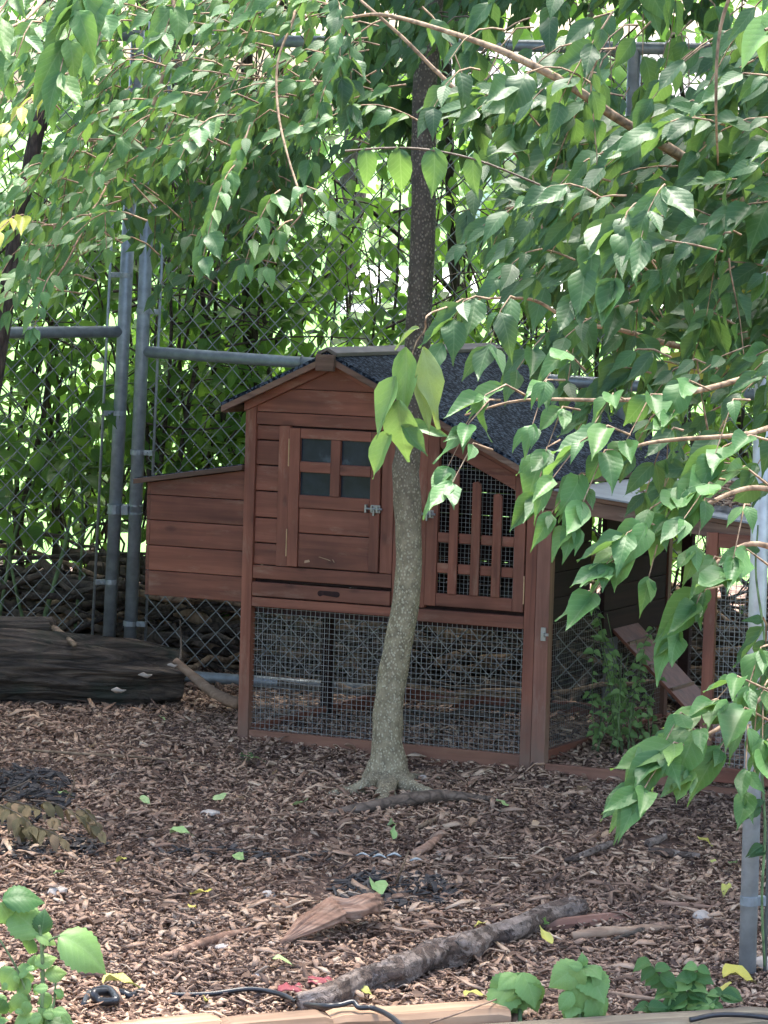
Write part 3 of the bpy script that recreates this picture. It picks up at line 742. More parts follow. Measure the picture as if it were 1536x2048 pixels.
# ================================================================== run beside the coop
run = empty('chicken_run', (-.441, 10.4951, 0), (-.043, -.0171, -.424))
tag(run, 'low red-framed wire run bolted to the right side of the coop, its near doorway open', 'chicken run')
def rb(name, x0, x1, y0, y1, z0, z1, ax='x', parent=None, mat=None): return brd(name, x0, x1, y0, y1, z0, z1, ax, parent or run, mat)
hz = lambda x: .834 - .102*(x-1.0)
rb('post', .992, 1.036, -.004, .034, -.03, .779, 'z', mat='dusty_z')
def rprism(name, pts, y0, y1, mat): return MB().prism(pts, y0, y1).build(name, M[mat], run, bev=BV)
rprism('header', [(.994, hz(.994)-.050), (2.25, hz(2.25)-.050), (2.25, hz(2.25)-.006), (.994, hz(.994)-.006)], -.010, .020, 'weathered_x')
rprism('header_batten', [(.994, hz(.994)-.005), (2.25, hz(2.25)-.005), (2.25, hz(2.25)+.008), (.994, hz(.994)+.008)], -.014, .034, 'weathered_x')
rb('base_board', 1.037, 1.515, .0, .020, -.05, .014, mat='dusty'); rb('base_board', 1.517, 2.25, -.004, .018, -.06, -.006, mat='dusty')
rb('post', 2.21, 2.25, .0, .034, -.05, .66, 'z')
for x in (1.60, 2.21): rb('post', x, x+.036, 1.15, 1.184, -.03, .74, 'z', mat='dark_wood')
rb('post', 1.045, 1.081, 1.15, 1.184, -.03, .80, 'z', mat='dark_wood')
rb('rail', 1.08, 2.21, 1.155, 1.175, .70, .735); rb('base_board', 1.0, 2.25, 1.155, 1.175, -.03, .03)
rb('rail', 2.215, 2.235, .036, 1.15, .62, .66, 'y'); rb('base_board', 2.215, 2.235, .036, 1.15, -.03, .03, 'y')
wire_mesh('wire_mesh', 1.05, 2.22, .03, .70, 1.165, .0265, run, r=.0005)
wire_mesh('wire_mesh', .036, 1.15, .03, .62, 2.225, .0265, run, r=.0005, axis='y')
rd = empty('run_door', (0, 0, 0), parent=run)
brd('door_stile', 1.530, 1.5655, -.022, -.004, .010, .744, 'z', rd); brd('door_stile', 1.83, 1.866, -.022, -.004, .010, .71, 'z', rd)
brd('door_rail', 1.5665, 1.829, -.021, -.004, .010, .054, 'x', rd); brd('door_rail', 1.5665, 1.829, -.021, -.004, .700, .742, 'x', rd)
wire_mesh('wire_mesh', 1.56, 1.84, .05, .705, -.001, .0150, rd, r=.0007)
MB().box(1.014, 1.030, -.010, -.005, .385, .425).box(1.018, 1.028, -.020, -.008, .398, .410).box(1.024, 1.040, -.014, -.008, .40, .408).build('latch', M['latch'], run, bev=.0006)
# sloping ramp with cleats inside the run
rm = MB(); rmp = empty('ramp', (0, 0, 0), parent=run)
MB().prism([(.985, .345), (1.37, -.005), (1.37, .008), (.985, .358)], .69, .92).build('ramp_board', M['wood_x'], rmp, bev=.001)
for i in range(5):
    x = 1.03 + i*.075; z = .345 - (x-.985)*.909 + .008
    MB().box(x, x+.010, .70, .91, z-.004, z+.007).build('cleat', M['weathered_y'], rmp, bev=.001)
rb('roof_bearer', 1.08, 2.2, .55, .58, .705, .735)
# roof sheet over the run
sheet = MB()
zz = lambda x: hz(x) + .010
sheet.add([(1.05, -.035, zz(1.05)), (2.28, -.035, zz(2.28)), (2.28, 1.19, zz(2.28)+.01), (1.05, 1.19, zz(1.05)+.0), (1.05, -.035, zz(1.05)+.006), (2.28, -.035, zz(2.28)+.006), (2.28, 1.19, zz(2.28)+.016), (1.05, 1.19, zz(1.05)+.006)],
          [(0,3,2,1),(4,5,6,7),(0,1,5,4),(1,2,6,5),(2,3,7,6),(3,0,4,7)])
sheet.build('roof_sheet', M['sheet'], run, bev=.001)
def heap(name, n, cx, cy, rx, ry, z, h, mat, smin=.012, smax=.04, parent=None, mw=None, flat=.6):
    """a low heap of chips in local space of parent, mw maps its points"""
    b = MB()
    for i in range(n):
        a = random.random()*2*PI; q = math.sqrt(random.random()); x = cx + math.cos(a)*q*rx; y = cy + math.sin(a)*q*ry
        zt = z + h*(1-q*q)*random.random()
        L = random.uniform(smin, smax); w = L*random.uniform(.15, .4); t_ = random.uniform(.002, .005)
        R = Euler((random.gauss(0, flat)*.6, random.gauss(0, flat)*.6, random.random()*6.28)).to_matrix()
        vs = [(-L/2, -w/2, 0), (L/2, -w*.3, 0), (L/2, w*.3, .003), (-L/2, w/2, 0), (-L/2, -w/2, t_), (L/2, -w*.3, t_), (L/2, w*.3, t_), (-L/2, w/2, t_)]
        b.add([R @ Vector(v) + Vector((x, y, zt)) for v in vs], [(0,3,2,1),(4,5,6,7),(0,1,5,4),(1,2,6,5),(2,3,7,6),(3,0,4,7)])
    return b.build(name, M[mat], parent)
dob = heap('leaf_litter', 2600, 1.42, .58, .42, .50, .815, .035, 'mulch', parent=None)
dob.location = coop.location; dob.rotation_euler = coop.rotation_euler
tag(dob, 'dark leaf and bark litter heaped on the pale roof sheet of the run', 'leaf litter', kind='stuff')

# ================================================================== chain link panels
def prisms(segs, r, name, mat, parent):
    """many straight 4-sided wires from (n,2,3) endpoints"""
    S = np.asarray(segs, float); n = len(S); d = S[:, 1]-S[:, 0]; L = np.linalg.norm(d, axis=1, keepdims=True); d /= L
    ref = np.where(np.abs(d[:, 1:2]) < .9, np.array([[0, 1., 0]]), np.array([[1., 0, 0]]))
    a = np.cross(d, ref); a /= np.linalg.norm(a, axis=1, keepdims=True); b = np.cross(d, a)
    V = np.stack([S[:, e] + r*(a*ca + b*cb) for e in (0, 1) for ca, cb in ((1, 0), (0, 1), (-1, 0), (0, -1))], 1).reshape(-1, 3)
    f = np.array([(0,1,5,4),(1,2,6,5),(2,3,7,6),(3,0,4,7)])
    return np_mesh(name, V, (f[None] + (np.arange(n)*8)[:, None, None]).reshape(-1, 4), mat, parent, smooth=True)
def chainlink(x0, x1, z0, z1, pw=.077, ph=.082, sag=.006):
    """zigzag wires; returns segments in the x-z plane"""
    segs = []; n = int((x1-x0)/(pw/2)); m_ = int((z1-z0)/(ph/2))
    def pt(i, j):
        x = x0 + i*pw/2; z = z0 + j*ph/2
        return (min(max(x + sag*noise.noise(Vector((x*3, z*3, 5))), x0), x1), sag*1.5*noise.noise(Vector((x*2, z*2, 9))) + .002*(1 if (i % 2) else -1), z + sag*noise.noise(Vector((x*3, z*3, 8))))
    for i in range(0, n, 1):
        for j in range(m_):
            if (i + j) % 2 == 0: segs.append((pt(i, j), pt(i+1, j+1)))
            else: segs.append((pt(i+1, j), pt(i, j+1)))
    return segs
def band(parent, x, z, xb, r=.031, h=.018, name='tension_band'):
    """a strap round a post at x with a lug reaching to the tension bar at xb"""
    b = MB().tube([(x, 0, z-h/2), (x, 0, z+h/2)], r, 14)
    s = 1 if xb > x else -1
    a, c = sorted((x + s*r*.7, xb + s*.006)); b.box(a, c, -.006, .006, z-h/2, z+h/2)
    e = (x + xb)/2 + s*.012; b.tube([(e, -.014, z), (e, .014, z)], .005, 6)
    return b.build(name, M['band'], parent, smooth=False, bev=.001)
# right panel: post foot under x=258, runs to the right and nearer
def panel(p0, p1, name, label, posts, rails, zmax, mesh, lean=0):
    d = p1 - p0; ang = math.atan2(d.y, d.x)
    root = empty(name, p0, (0, lean, ang)); tag(root, label, 'chain-link fence panel'); return root, d.length
FY0, FSL = 12.0, -.27
def fpl(px, py):
    """the point on the fence plane behind the coop that shows at px, py"""
    d = ray(px, py); x0 = at(258, 1285, FY0).x
    k = (FY0 - FSL*x0)/(d.y - FSL*d.x); return Vector((0, 0, H0)) + d*k
A0 = fpl(258, 1285); A0.z = 0
XE = 1.62; E0 = Vector((XE, FY0 + FSL*(XE - A0.x), 0))
pR, LR = panel(A0, E0, 'chain_link_panel', 'tall galvanised chain-link panel running behind the coop, with top, middle and bottom rails', None, None, 2.2, None)
fdir = (E0 - A0).normalized()
def pipe(parent, name, a, b, r, mat='galv'): return MB().tube([a, b], r, 16).build(name, M[mat], parent, smooth=True)
def fl_(px, py):
    q = fpl(px, py); return ((q - A0).dot(fdir), q.z)
def rail_(p, q, r, xa, xb, off=0):
    (x0, z0), (x1, z1) = fl_(*p), fl_(*q); f = lambda x: z0 + (z1-z0)*(x-x0)/(x1-x0)
    pipe(pR, 'rail', (xa, off, f(xa)), (xb, off, f(xb)), r); return f
ct = fl_(296, 412); lean_ = (ct[0])/ct[1]
pipe(pR, 'post', (0, 0, -.12), (lean_*2.2, 0, 2.25), .0235); pipe(pR, 'post', (fl_(1246, 600)[0], 0, -.1), (fl_(1246, 600)[0] + .01, 0, 2.20), .0235); pipe(pR, 'post', (LR, 0, -.1), (LR, 0, 2.25), .0235)
rail_((640, 84), (1420, 99), .0205, lean_*2.2, LR)
fm = rail_((285, 703), (1530, 790), .0205, lean_*1.1, LR)
rail_((370, 1352), (745, 1380), .0205, .02, fl_(745, 1380)[0], -.0); rail_((800, 1392), (1180, 1420), .018, fl_(760, 1380)[0], LR)
tag(prisms([((a[0], a[1]+.022, a[2]), (b_[0], b_[1]+.022, b_[2])) for a, b_ in chainlink(.05, LR-.04, -.02, 2.2)], .0019, 'chain_link_mesh', M['galv_dull'], pR), kind='stuff')
tb = lambda z: lean_*z + .052
pipe(pR, 'tension_bar', (tb(-.04), .024, -.04), (tb(2.15), .024, 2.15), .005, 'band')
for py_ in (412, 622, 905, 1248):
    z = fl_(280, py_)[1]; band(pR, lean_*z, z, tb(z), r=.026)
for x in (.62, 1.35, 1.95):       # wire ties round the middle rail
    MB().tube([(x + .03*math.cos(t_)*0.15, .023*math.cos(t_), fm(x) + .023*math.sin(t_)) for t_ in np.linspace(0, 2*PI, 12)], .0018, 5, cap=False).build('wire_tie', M['galv_dull'], pR, smooth=True)
B0 = at(215, 1285, FY0 + .01); B0.z = 0; Bt = at(262, 372, FY0 + .01)
dB = Vector((-1, -.40, 0)).normalized()
pL = empty('chain_link_panel', B0, (0, 0, math.atan2(-dB.y, -dB.x))); tag(pL, 'galvanised chain-link panel at the far corner, clamped post to post, with one middle rail', 'chain-link fence panel')
lb_ = (Bt.x - B0.x)/Bt.z
pipe(pL, 'post', (0, 0, -.12), (lb_*2.22, 0, 2.22), .0235)
zA, zB = at(20, 665, 11.65).z, at(240, 664, FY0).z
pipe(pL, 'rail', (-1.9, 0, zA - .03), (lb_*zB, 0, zB), .0205); pipe(pL, 'rail', (-1.9, 0, 2.2), (lb_*2.2, 0, 2.2), .0205); pipe(pL, 'post', (-1.9, 0, -.1), (-1.9, 0, 2.22), .0235)
tag(prisms([((a[0] + lb_*a[2], a[1]+.024, a[2]), (b_[0] + lb_*b_[2], b_[1]+.024, b_[2])) for a, b_ in chainlink(-1.86, -.052, -.04, 2.2)], .0019, 'chain_link_mesh', M['galv_dull'], pL), kind='stuff')
pipe(pL, 'tension_bar', (-.052 - lb_*.04, .024, -.04), (-.052 + lb_*2.15, .024, 2.15), .005, 'band')
for py_ in (550, 827, 1165):
    z = at(235, py_, FY0).z; band(pL, lb_*z, z, lb_*z - .052, r=.026)
cl = MB()
q0, q1 = at(230, 1018, FY0 + .01), at(267, 1018, FY0)
q0.x = B0.x + lb_*q0.z; q1.x = A0.x + lean_*q1.z
for q in (q0, q1):
    cl.tube([q + Vector((0, 0, -.017)), q + Vector((0, 0, -.010))], .028, 14); cl.tube([q + Vector((0, 0, .010)), q + Vector((0, 0, .017))], .028, 14); cl.tube([q + Vector((0, 0, -.010)), q + Vector((0, 0, .010))], .0255, 14)
cm = (q0+q1)/2; cl.box(cm.x-.012, cm.x+.012, cm.y-.026, cm.y+.026, q0.z-.016, q0.z+.016)
tag(cl.build('post_clamp', M['galv'], None), 'double ring steel clamp joining the two corner fence posts', 'clamp')

# near fence post on the right
np_ = empty('fence_post', (0, 0, 0)); fp0 = gp(1495, 1950); fpt = at(1532, 600, fp0.y)
np_.location = fp0; tag(np_, 'stout galvanised steel fence post standing in the mulch at the near right', 'fence post')
top_ = fpt - fp0
pipe(np_, 'pipe', (0, 0, -.05), tuple(top_*1.12), .0205, 'galv_light')
for zq in (.178, .80):
    c = top_*(zq/top_.z)
    MB().tube([c - Vector((0, 0, .011)), c + Vector((0, 0, .011))], .0225, 16).box(c.x+.019, c.x+.038, c.y-.008, c.y+.008, c.z-.011, c.z+.011).build('band', M['galv'], np_, smooth=False, bev=.001)
pipe(np_, 'tension_bar', (.040, 0, 0), (top_.x+.040, top_.y, 1.75), .0045, 'galv_dull')
segs = chainlink(.05, 1.3, .02, 1.75)
o = prisms(segs, .0019, 'chain_link_mesh', M['galv_dull'], np_); tag(o, kind='stuff')

# ================================================================== background: far side
# pale driveway and house seen in glimpses through the thicket
dr = MB(); dr.box(-.5, 14, 34, 44, -.142, -.125); tag(dr.build('driveway', M['drive']), kind='structure')
hs = empty('house', (7.8, 58, -.14)); tag(hs, 'pale house wall glimpsed far off through the thicket', 'house')
MB().box(-6.5, 6.5, 0, 7, 0, 2.0).build('wall', M['housewhite'], hs)
for i in range(9): MB().box(-6.5, 6.5, -.02-.004*(i % 2), -.001, .05+i*.21, .05+i*.21+.195).build('siding_board', M['housewhite'], hs)
MB().prismx([(-.5, 1.98), (7.5, 1.98), (3.5, 3.4)], -7, 7).build('roof', M['houseroof'], hs)
for x in (-4, 0, 3.6):
    w = MB().box(x, x+1.2, -.06, -.03, .7, 1.7).build('window', M['housewhite'], hs); MB().box(x+.08, x+1.12, -.075, -.062, .78, 1.62).build('pane', M['glass'], w)

def cloud_leaves(n, cen, rad, size, flat=.6, shell=.0, clump=.5, cl_n=14):
    """leaf positions in clumps spread through an ellipsoid"""
    cs = []
    for _ in range(cl_n):
        v = Vector((random.gauss(0, 1), random.gauss(0, 1), random.gauss(0, 1))).normalized()*random.uniform(.35, 1)
        cs.append(Vector((v.x*rad[0], v.y*rad[1], v.z*rad[2])))
    out = []
    for _ in range(n):
        c = random.choice(cs); s = clump*min(rad)
        p = Vector(cen) + c + Vector((random.gauss(0, s), random.gauss(0, s), random.gauss(0, s*.8)))
        d = Vector((random.gauss(0, 1), random.gauss(0, 1), random.gauss(-.5, .6)))
        nr = Vector((random.gauss(0, .5), random.gauss(-.2, .5), 1))
        out.append((p, np.array(frame(d, nr)), random.uniform(*size), random.randrange(60)))
    return out
LOW2 = [leaf_geo(3, [0, 3, 5, 9], .3, .2, .01, 1.0, 0, s) for s in range(3)]
def far_tree(x, y, h, cr, label, n=2600, size=(.16, .30), z0=.35):
    r = empty('tree', (x, y, -.14)); tag(r, label, 'tree', 'trees beyond the lawn')
    p = smooth_path([(0, 0, 0), (.1*cr, 0, h*.3), (-.1*cr, .1, h*.6), (0, 0, h*.85)], 8)
    MB().tube(p, lerp_list([.05*cr+.08, .04*cr+.05, .04], 8), 8, bump=.1, sd=x).build('trunk', M['bark_dark'], r, smooth=True)
    for k in range(4):
        a = random.random()*6.28; q = Vector((0, 0, h*(.3+.12*k))); e = q + Vector((math.cos(a)*cr*.7, math.sin(a)*cr*.7, h*.2))
        MB().tube(smooth_path([q, (q+e)/2 + Vector((0, 0, .2)), e], 5), lerp_list([.06, .02], 5), 6).build('branch', M['bark_dark'], r, smooth=True)
    joined_leaves('crown', cloud_leaves(n, (0, 0, h*(z0+1)/2), (cr, cr, h*(1-z0)/2), size, cl_n=26, clump=.28), M['leaf_bg'], r, LOW2)
FT = [(4.6, 40, 7.5, 2.4, 'leafy tree standing before the far pale house'), (-6.5, 30, 6.5, 2.6, 'round-crowned tree at the left edge of the far lawn'), (-3.2, 44, 7.5, 3.2, 'broad leafy tree far across the lawn, left of the coop roof'),
      (-.6, 38, 6.8, 2.0, 'small leafy tree across the lawn seen left of the speckled trunk'), (2.6, 46, 8.0, 2.6, 'taller leafy tree beyond the driveway, right of the speckled trunk'),
      (6.0, 34, 7.0, 2.8, 'dense tree across the lawn behind the right-hand foliage'), (-9, 55, 9, 4, 'large tree at the back of the lawn, farthest to the left'), (9.5, 50, 9, 3.5, 'large tree beside the far house, farthest to the right')]
for f in FT: far_tree(*f)

# ------------------------------------------------------------------ thicket right behind the fence
def shrub(x, y, h, w, n, label, mat='leaf_bg', stems=9, size=(.045, .085), group='shrubs behind the chain-link fence', low=.15, single=0, clumps=30, bk='bark_dark', big=0):
    pl = Plant('shrub', (x, y, 0), label, 'shrub', group, mat, bk, single=single, geo='l')
    tips = []
    for k in range(stems):
        a = random.random()*6.28; q = random.random()*w*.55
        e = Vector((x + math.cos(a)*q*1.2 + random.uniform(-.15, .15), y + math.sin(a)*q*.5, h*random.uniform(.6, 1.05)))
        b_ = Vector((x + random.uniform(-.35, .35)*w, y + random.uniform(-.1, .1), -.02)); m1 = b_.lerp(e, .45) + Vector((random.uniform(-.15, .15), 0, .1))
        pts = smooth_path([b_, m1, e], 10); pl.twig(pts, random.uniform(.006, .016), .003, 5)
        tips += pts[3:]
        for _ in range(4):
            s_ = random.choice(pts[2:]); e2 = s_ + Vector((random.uniform(-.5, .5), random.uniform(-.25, .25), random.uniform(-.1, .45))); p2 = smooth_path([s_, s_.lerp(e2, .5) + Vector((0, 0, .06)), e2], 5); pl.twig(p2, .004, .0015, 4); tips += p2[1:]
    cs = [random.choice(tips) for _ in range(clumps)]
    for _ in range(n):
        c = random.choice(cs); p = c + Vector((random.gauss(0, .10), random.gauss(0, .12), random.gauss(0, .09)))
        if p.z < low*h*random.random(): continue
        d = Vector((random.gauss(0, .8), random.gauss(-.2, .6), random.gauss(-.5, .5)))
        pl.leaf(p, d, Vector((random.gauss(0, .5), random.gauss(-.5, .5), 1)), random.uniform(*size))
    pl.finish(); return pl
SH = [(-1.75, 12.7, 2.2, .8, 1000, 'leafy shrub behind the fence at the far left corner', .05), (-1.25, 12.9, 1.9, .7, 700, 'low shrub with light showing through behind the left fence panel', .04),
      (-.85, 12.5, 2.3, .6, 800, 'tall shrub right behind the two corner posts', .06), (-.35, 12.7, 2.2, .7, 800, 'bushy shrub behind the fence above the coop roof', .05),
      (.15, 12.7, 2.3, .6, 620, 'open twiggy shrub behind the speckled trunk', .04), (.65, 12.5, 2.2, .7, 650, 'twiggy shrub behind the fence right of the speckled trunk', .05),
      (1.15, 12.3, 2.1, .8, 620, 'dense shrub behind the fence above the run', .06), (1.65, 12.4, 2.2, .8, 600, 'dense shrub behind the fence at the far right', .06)]
for (x, y, h, w, n, lb, _) in SH: shrub(x, y, h, w, int(n*1.1), lb, stems=7, clumps=46, size=(.05, .11), bk='bark_twig_dark')
shrub(-1.25, 12.25, .95, .5, 90, 'low bright-leaved sapling with long pointed leaves behind the left fence panel', 'leaf_bg', 4, (.09, .14), low=.3, single=60, clumps=18, bk='stem_green')
for (x, y, lb_) in ((-1.9, 13.2, 'broad-leaved bush behind the fence, farthest left'), (-1.1, 13.3, 'broad-leaved bush behind the two corner posts'), (-.65, 13.0, 'broad-leaved bush behind the stout dark trunk'), (.9, 13.1, 'broad-leaved bush behind the fence right of the ridge'), (1.5, 13.2, 'broad-leaved bush behind the fence over the run')):
    shrub(x, y, 2.5, .7, 560, lb_, 'leaf_bg', 6, (.08, .14), low=.25, single=0, clumps=40, group='broad-leaved bushes behind the fence')
shrub(-.28, 13.1, 2.35, .5, 260, 'bush with big backlit leaves hanging above the coop ridge', 'leaf_bg', 4, (.09, .13), low=.55, single=120, clumps=22)
shrub(.1, 13.6, 2.75, .7, 420, 'tallest broad-leaved bush, behind the top of the speckled trunk', 'leaf_bg', 4, (.09, .14), low=.45, single=0, clumps=34, group='broad-leaved bushes behind the fence')
shrub(.35, 13.2, 2.25, .5, 200, 'bush with big lime-lit leaves just right of the speckled trunk', 'leaf_bg', 4, (.09, .13), low=.6, single=90, clumps=16)
# hanging curtain of dark vine stems on the fence
vine = Plant('vine_tangle', (0, 12.0, 0), 'tangle of thin dark vine stems climbing behind the chain-link fence', 'vines', None, 'leaf_bg', 'bark_twig_dark', single=0)
for k in range(65):
    x = random.uniform(-2.0, 2.0); y = 12.45 - .27*x + random.uniform(-.15, .35); z = 0; p = [Vector((x, y, z))]
    hgt = random.choice((random.uniform(.5, 1.2), random.uniform(1.0, 2.4)))
    while z < hgt:
        x += random.gauss(0, .055) + random.choice((0, 0, .03, -.03)); y += random.gauss(0, .02); z += .11; p.append(Vector((x, y, z)))
    vine.twig(p, random.uniform(.002, .006), .002, 4)
    if random.random() < .8:
        for _ in range(10): vine.leaf(random.choice(p) + Vector((random.gauss(0, .05), -.02, 0)), Vector((random.gauss(0, 1), -.3, -1)), Vector((random.gauss(0, .4), -1, .6)), random.uniform(.03, .065))
for k in range(40):
    a = Vector((random.uniform(-1.6, 1.9), 12.3 + random.uniform(0, .3), random.uniform(.3, 1.6))); e = a + Vector((random.uniform(-.7, .7), 0, random.uniform(-.2, .5)))
    vine.twig(smooth_path([a, (a+e)/2 + Vector((0, 0, random.uniform(-.1, .1))), e], 6), .005, .002, 4)
vine.finish()
def stem_tree(px0, py0, px1, py1, Y, r0, r1, label, extra=()):
    a, b_ = at(px0, py0, Y), at(px1, py1, Y); g = b_ + (b_ - a)*((b_.z)/(a.z-b_.z)); g.z = -.03
    root = empty('tree', g); tag(root, label, 'tree', 'dark trunks behind the fence')
    up_ = a + (a-b_).normalized()*1.2
    pts = smooth_path([Vector((0, 0, 0)), b_-g + Vector((.01, 0, 0)), (a+b_)/2 - g + Vector((.02, 0, 0)), a-g, up_-g], 18)
    MB().tube(pts, lerp_list([r0*1.15, r0, (r0+r1)/2, r1, r1*.8], 18), 10, bump=.12, sd=px0).build('trunk', M['bark_dark'], root, smooth=True)
    for (t_, dx, dz, rr) in extra:
        s_ = pts[int(t_*18)]; MB().tube(smooth_path([s_, s_ + Vector((dx*.5, 0, dz*.55)), s_ + Vector((dx, .05, dz))], 8), lerp_list([rr, rr*.5], 8), 7, bump=.1).build('branch', M['bark_dark'], root, smooth=True)
    joined_leaves('crown', cloud_leaves(260, up_ - g + Vector((0, .2, .35)), (.7, .6, .35), (.06, .1), cl_n=10, clump=.3), M['leaf_bg'], root, LOWV)
    return root
stem_tree(492, 430, 488, 900, 12.9, .036, .026, 'stout dark trunk behind the fence left of the coop ridge', ((.4, .35, .5, .015),))
stem_tree(541, 430, 520, 760, 13.1, .026, .02, 'thinner dark trunk leaning beside the stout one behind the fence')
stem_tree(905, 480, 912, 690, 13.0, .030, .022, 'dark trunk behind the fence just right of the speckled trunk', ((.45, -.5, .45, .012),))
stem_tree(1435, 600, 1462, 760, 12.6, .012, .010, 'slim trunk behind the fence near its right end')
stem_tree(400, 560, 455, 980, 12.6, .013, .009, 'slim leaning stem behind the fence above the nest box')

# ------------------------------------------------------------------ brush pile under and behind the coop
bp = empty('brush_pile', (.3, 12.45, 0)); tag(bp, 'long low pile of dead sticks and branches behind the coop and along the fence', 'brush pile')
smesh = []
for k in range(8):
    pts = [Vector((-.5 + i/9, random.gauss(0, .012), random.gauss(0, .012))) for i in range(10)]
    q = MB().tube(pts, [random.uniform(.8, 1.1)*.010*(1-.5*i/9) for i in range(10)], 6); me = q.mesh('stick', True); me.materials.append(M['bark_twig_dark' if k % 3 else 'bark_twig']); smesh.append(me)
for k in range(300):
    o = bpy.data.objects.new('stick', random.choice(smesh)); COL.objects.link(o); o.parent = bp
    x = random.uniform(-2.1, 1.6); L = random.uniform(.5, 1.5)
    y = 12.62 - .27*(x + .6) - 12.45 - .25 + random.uniform(-.45, .6)*.6; z = abs(random.gauss(0, .15)) - .06
    o.location = (x, y, z); o.rotation_euler = (0, random.gauss(0, .12), random.gauss(-.25, .35)); t_ = random.uniform(.8, 3.2); o.scale = (L, t_, t_)
hb = MB()
for k in range(520):
    x = random.uniform(-2.4, 1.9); L = random.uniform(.3, .8); a = random.gauss(-.25, .45); y = 12.52 - .27*(x + .6) + random.uniform(-.4, .5); z = abs(random.gauss(0, .15)) - .06; dz = random.gauss(0, .15)*L
    c = Vector((x, y, z)) - bp.location; d = Vector((math.cos(a), math.sin(a), 0))*L/2 + Vector((0, 0, dz)); r_ = random.uniform(.004, .014)
    hb.tube([c - d, c + Vector((random.gauss(0, .02), 0, random.gauss(0, .02))), c + d], [r_, r_*.9, r_*.5], 5)
tag(hb.build('small_sticks', M['bark_dark'], bp, smooth=True), kind='stuff')
# grid of sticks inside the run too: a few on the soil
for k, (x, y, L, a) in enumerate(((.2, 11.25, .8, -.5), (.45, 11.0, .7, -.2), (.1, 11.4, .9, .25), (.6, 11.35, .9, .1), (.35, 10.9, .6, .45))):
    o = bpy.data.objects.new('stick', smesh[k]); COL.objects.link(o); o.location = (x, y, .03); o.rotation_euler = (0, random.gauss(0, .06), a); o.scale = (L, 1.2, 1.2)
    tag(o, ['dark stick on the soil under the coop nearest its middle', 'thin stick lying under the coop towards the front mesh', 'long dark stick under the back of the coop', 'bowed stick behind the speckled trunk under the coop', 'short stick slanting under the coop near the front mesh'][k], 'stick', 'sticks on the soil under the coop')

# ================================================================== rotten log and friends
def logmesh(name, pts, rad, mat, label, cat, seg=26, n=60, amp=.16, freq=(2.0, 9.0), endhollow=True, group=None, ridge=0.0):
    o0 = Vector(pts[0]); p = smooth_path([Vector(q)-o0 for q in pts], n); r = lerp_list(rad, n); b = MB()
    rings = []
    for i, c in enumerate(p):
        t_ = (p[min(i+1, n)] - p[max(i-1, 0)]).normalized(); up_ = (Vector((0, 0, 1)) - t_*t_.z).normalized(); sd_ = t_.cross(up_)
        s = i/n*(p[-1]-p[0]).length
        for k in range(seg):
            a = 2*PI*k/seg
            q = 1 + amp*noise.noise(Vector((s*freq[0], math.cos(a)*freq[1]*.3, math.sin(a)*freq[1]*.3))) + amp*.6*noise.noise(Vector((s*freq[0]*1.6, math.cos(a)*freq[1], math.sin(a)*freq[1])))
            q += ridge*noise.noise(Vector((s*1.6, math.cos(a)*6.5, math.sin(a)*6.5)))
            e = 1.0 if 0 < i < n else (.82 if endhollow else .6)
            b.v.append(tuple(c + (up_*math.cos(a) + sd_*math.sin(a))*r[i]*q*e + t_*(.02*noise.noise(Vector((a*2, i, 3))) if i in (0, n) else 0)))
    for i in range(n):
        for k in range(seg): b.f.append((i*seg+k, i*seg+(k+1) % seg, (i+1)*seg+(k+1) % seg, (i+1)*seg+k))
    b.f.append(tuple(range(seg-1, -1, -1))); b.f.append(tuple(range(n*seg, (n+1)*seg)))
    o = b.build(name, M[mat], None, smooth=True, loc=o0); tag(o, label, cat, group); return o
a = gp(-160, 1398); b_ = gp(362, 1400)
a.z = .088; b_.z = .062; a.y += .12; b_.y += .12
lg = logmesh('rotten_log', [a, a.lerp(b_, .3) + Vector((0, 0, .012)), a.lerp(b_, .7) + Vector((0, 0, .004)), b_], [.125, .115, .11, .098, .072], 'rot_log', 'big dark rotten log with split bark lying in front of the corner fence posts', 'log', 64, 130, .40, (2.4, 8), ridge=.30)
a = at(-60, 1265, 11.5); b_ = at(108, 1262, 11.45)
logmesh('bark_slab', [a, b_], [.055, .045], 'rot_log', 'cracked brown slab of wood resting on top of the rotten log at its left end', 'wood slab', 40, 50, .25, (2, 9), ridge=.35)
for (px_, py_, s_) in ((290, 1350, .014), (237, 1380, .015), (345, 1330, .010)):
    q = at(px_, py_, 11.02); pb = MB()
    pb.tube([q + Vector((-s_*1.6, 0, 0)), q + Vector((-s_*.5, -.004, .002)), q + Vector((s_*.6, -.003, -.003)), q + Vector((s_*1.7, 0, .001))], [.002, s_*.55, s_*.45, .002], 8, bump=.5, sd=px_).build('fungus', M['stone'], lg, smooth=True, loc=-lg.location)
def stick(pts, rad, mat, label, name='stick', seg=9, group=None, bump=.14, cat='stick', n=18):
    o0 = Vector(pts[0]); p = smooth_path([Vector(q)-o0 for q in pts], n)
    return tag(MB().tube(p, lerp_list(list(rad), n), seg, bump=bump, sd=random.random()*9).build(name, M[mat], None, smooth=True, loc=o0), label, cat, group)
stick([at(352, 1322, 11.05), at(400, 1365, 10.95), at(440, 1392, 10.85), at(476, 1408, 10.8)], (.012, .017, .018, .019), 'stickwood', 'pale peeled branch leaning from the rotten log to the coop leg')
stick([at(100, 1250, 11.5), at(150, 1290, 11.1)], (.010, .012, .008), 'bark_twig', 'short brown stub wedged between the wood slab and the rotten log')
stick([at(360, 1240, 11.35), at(362, 1290, 11.3), at(360, 1325, 11.1)], (.002, .004, .005), 'bark_twig_dark', 'thin upright twig at the right end of the rotten log')
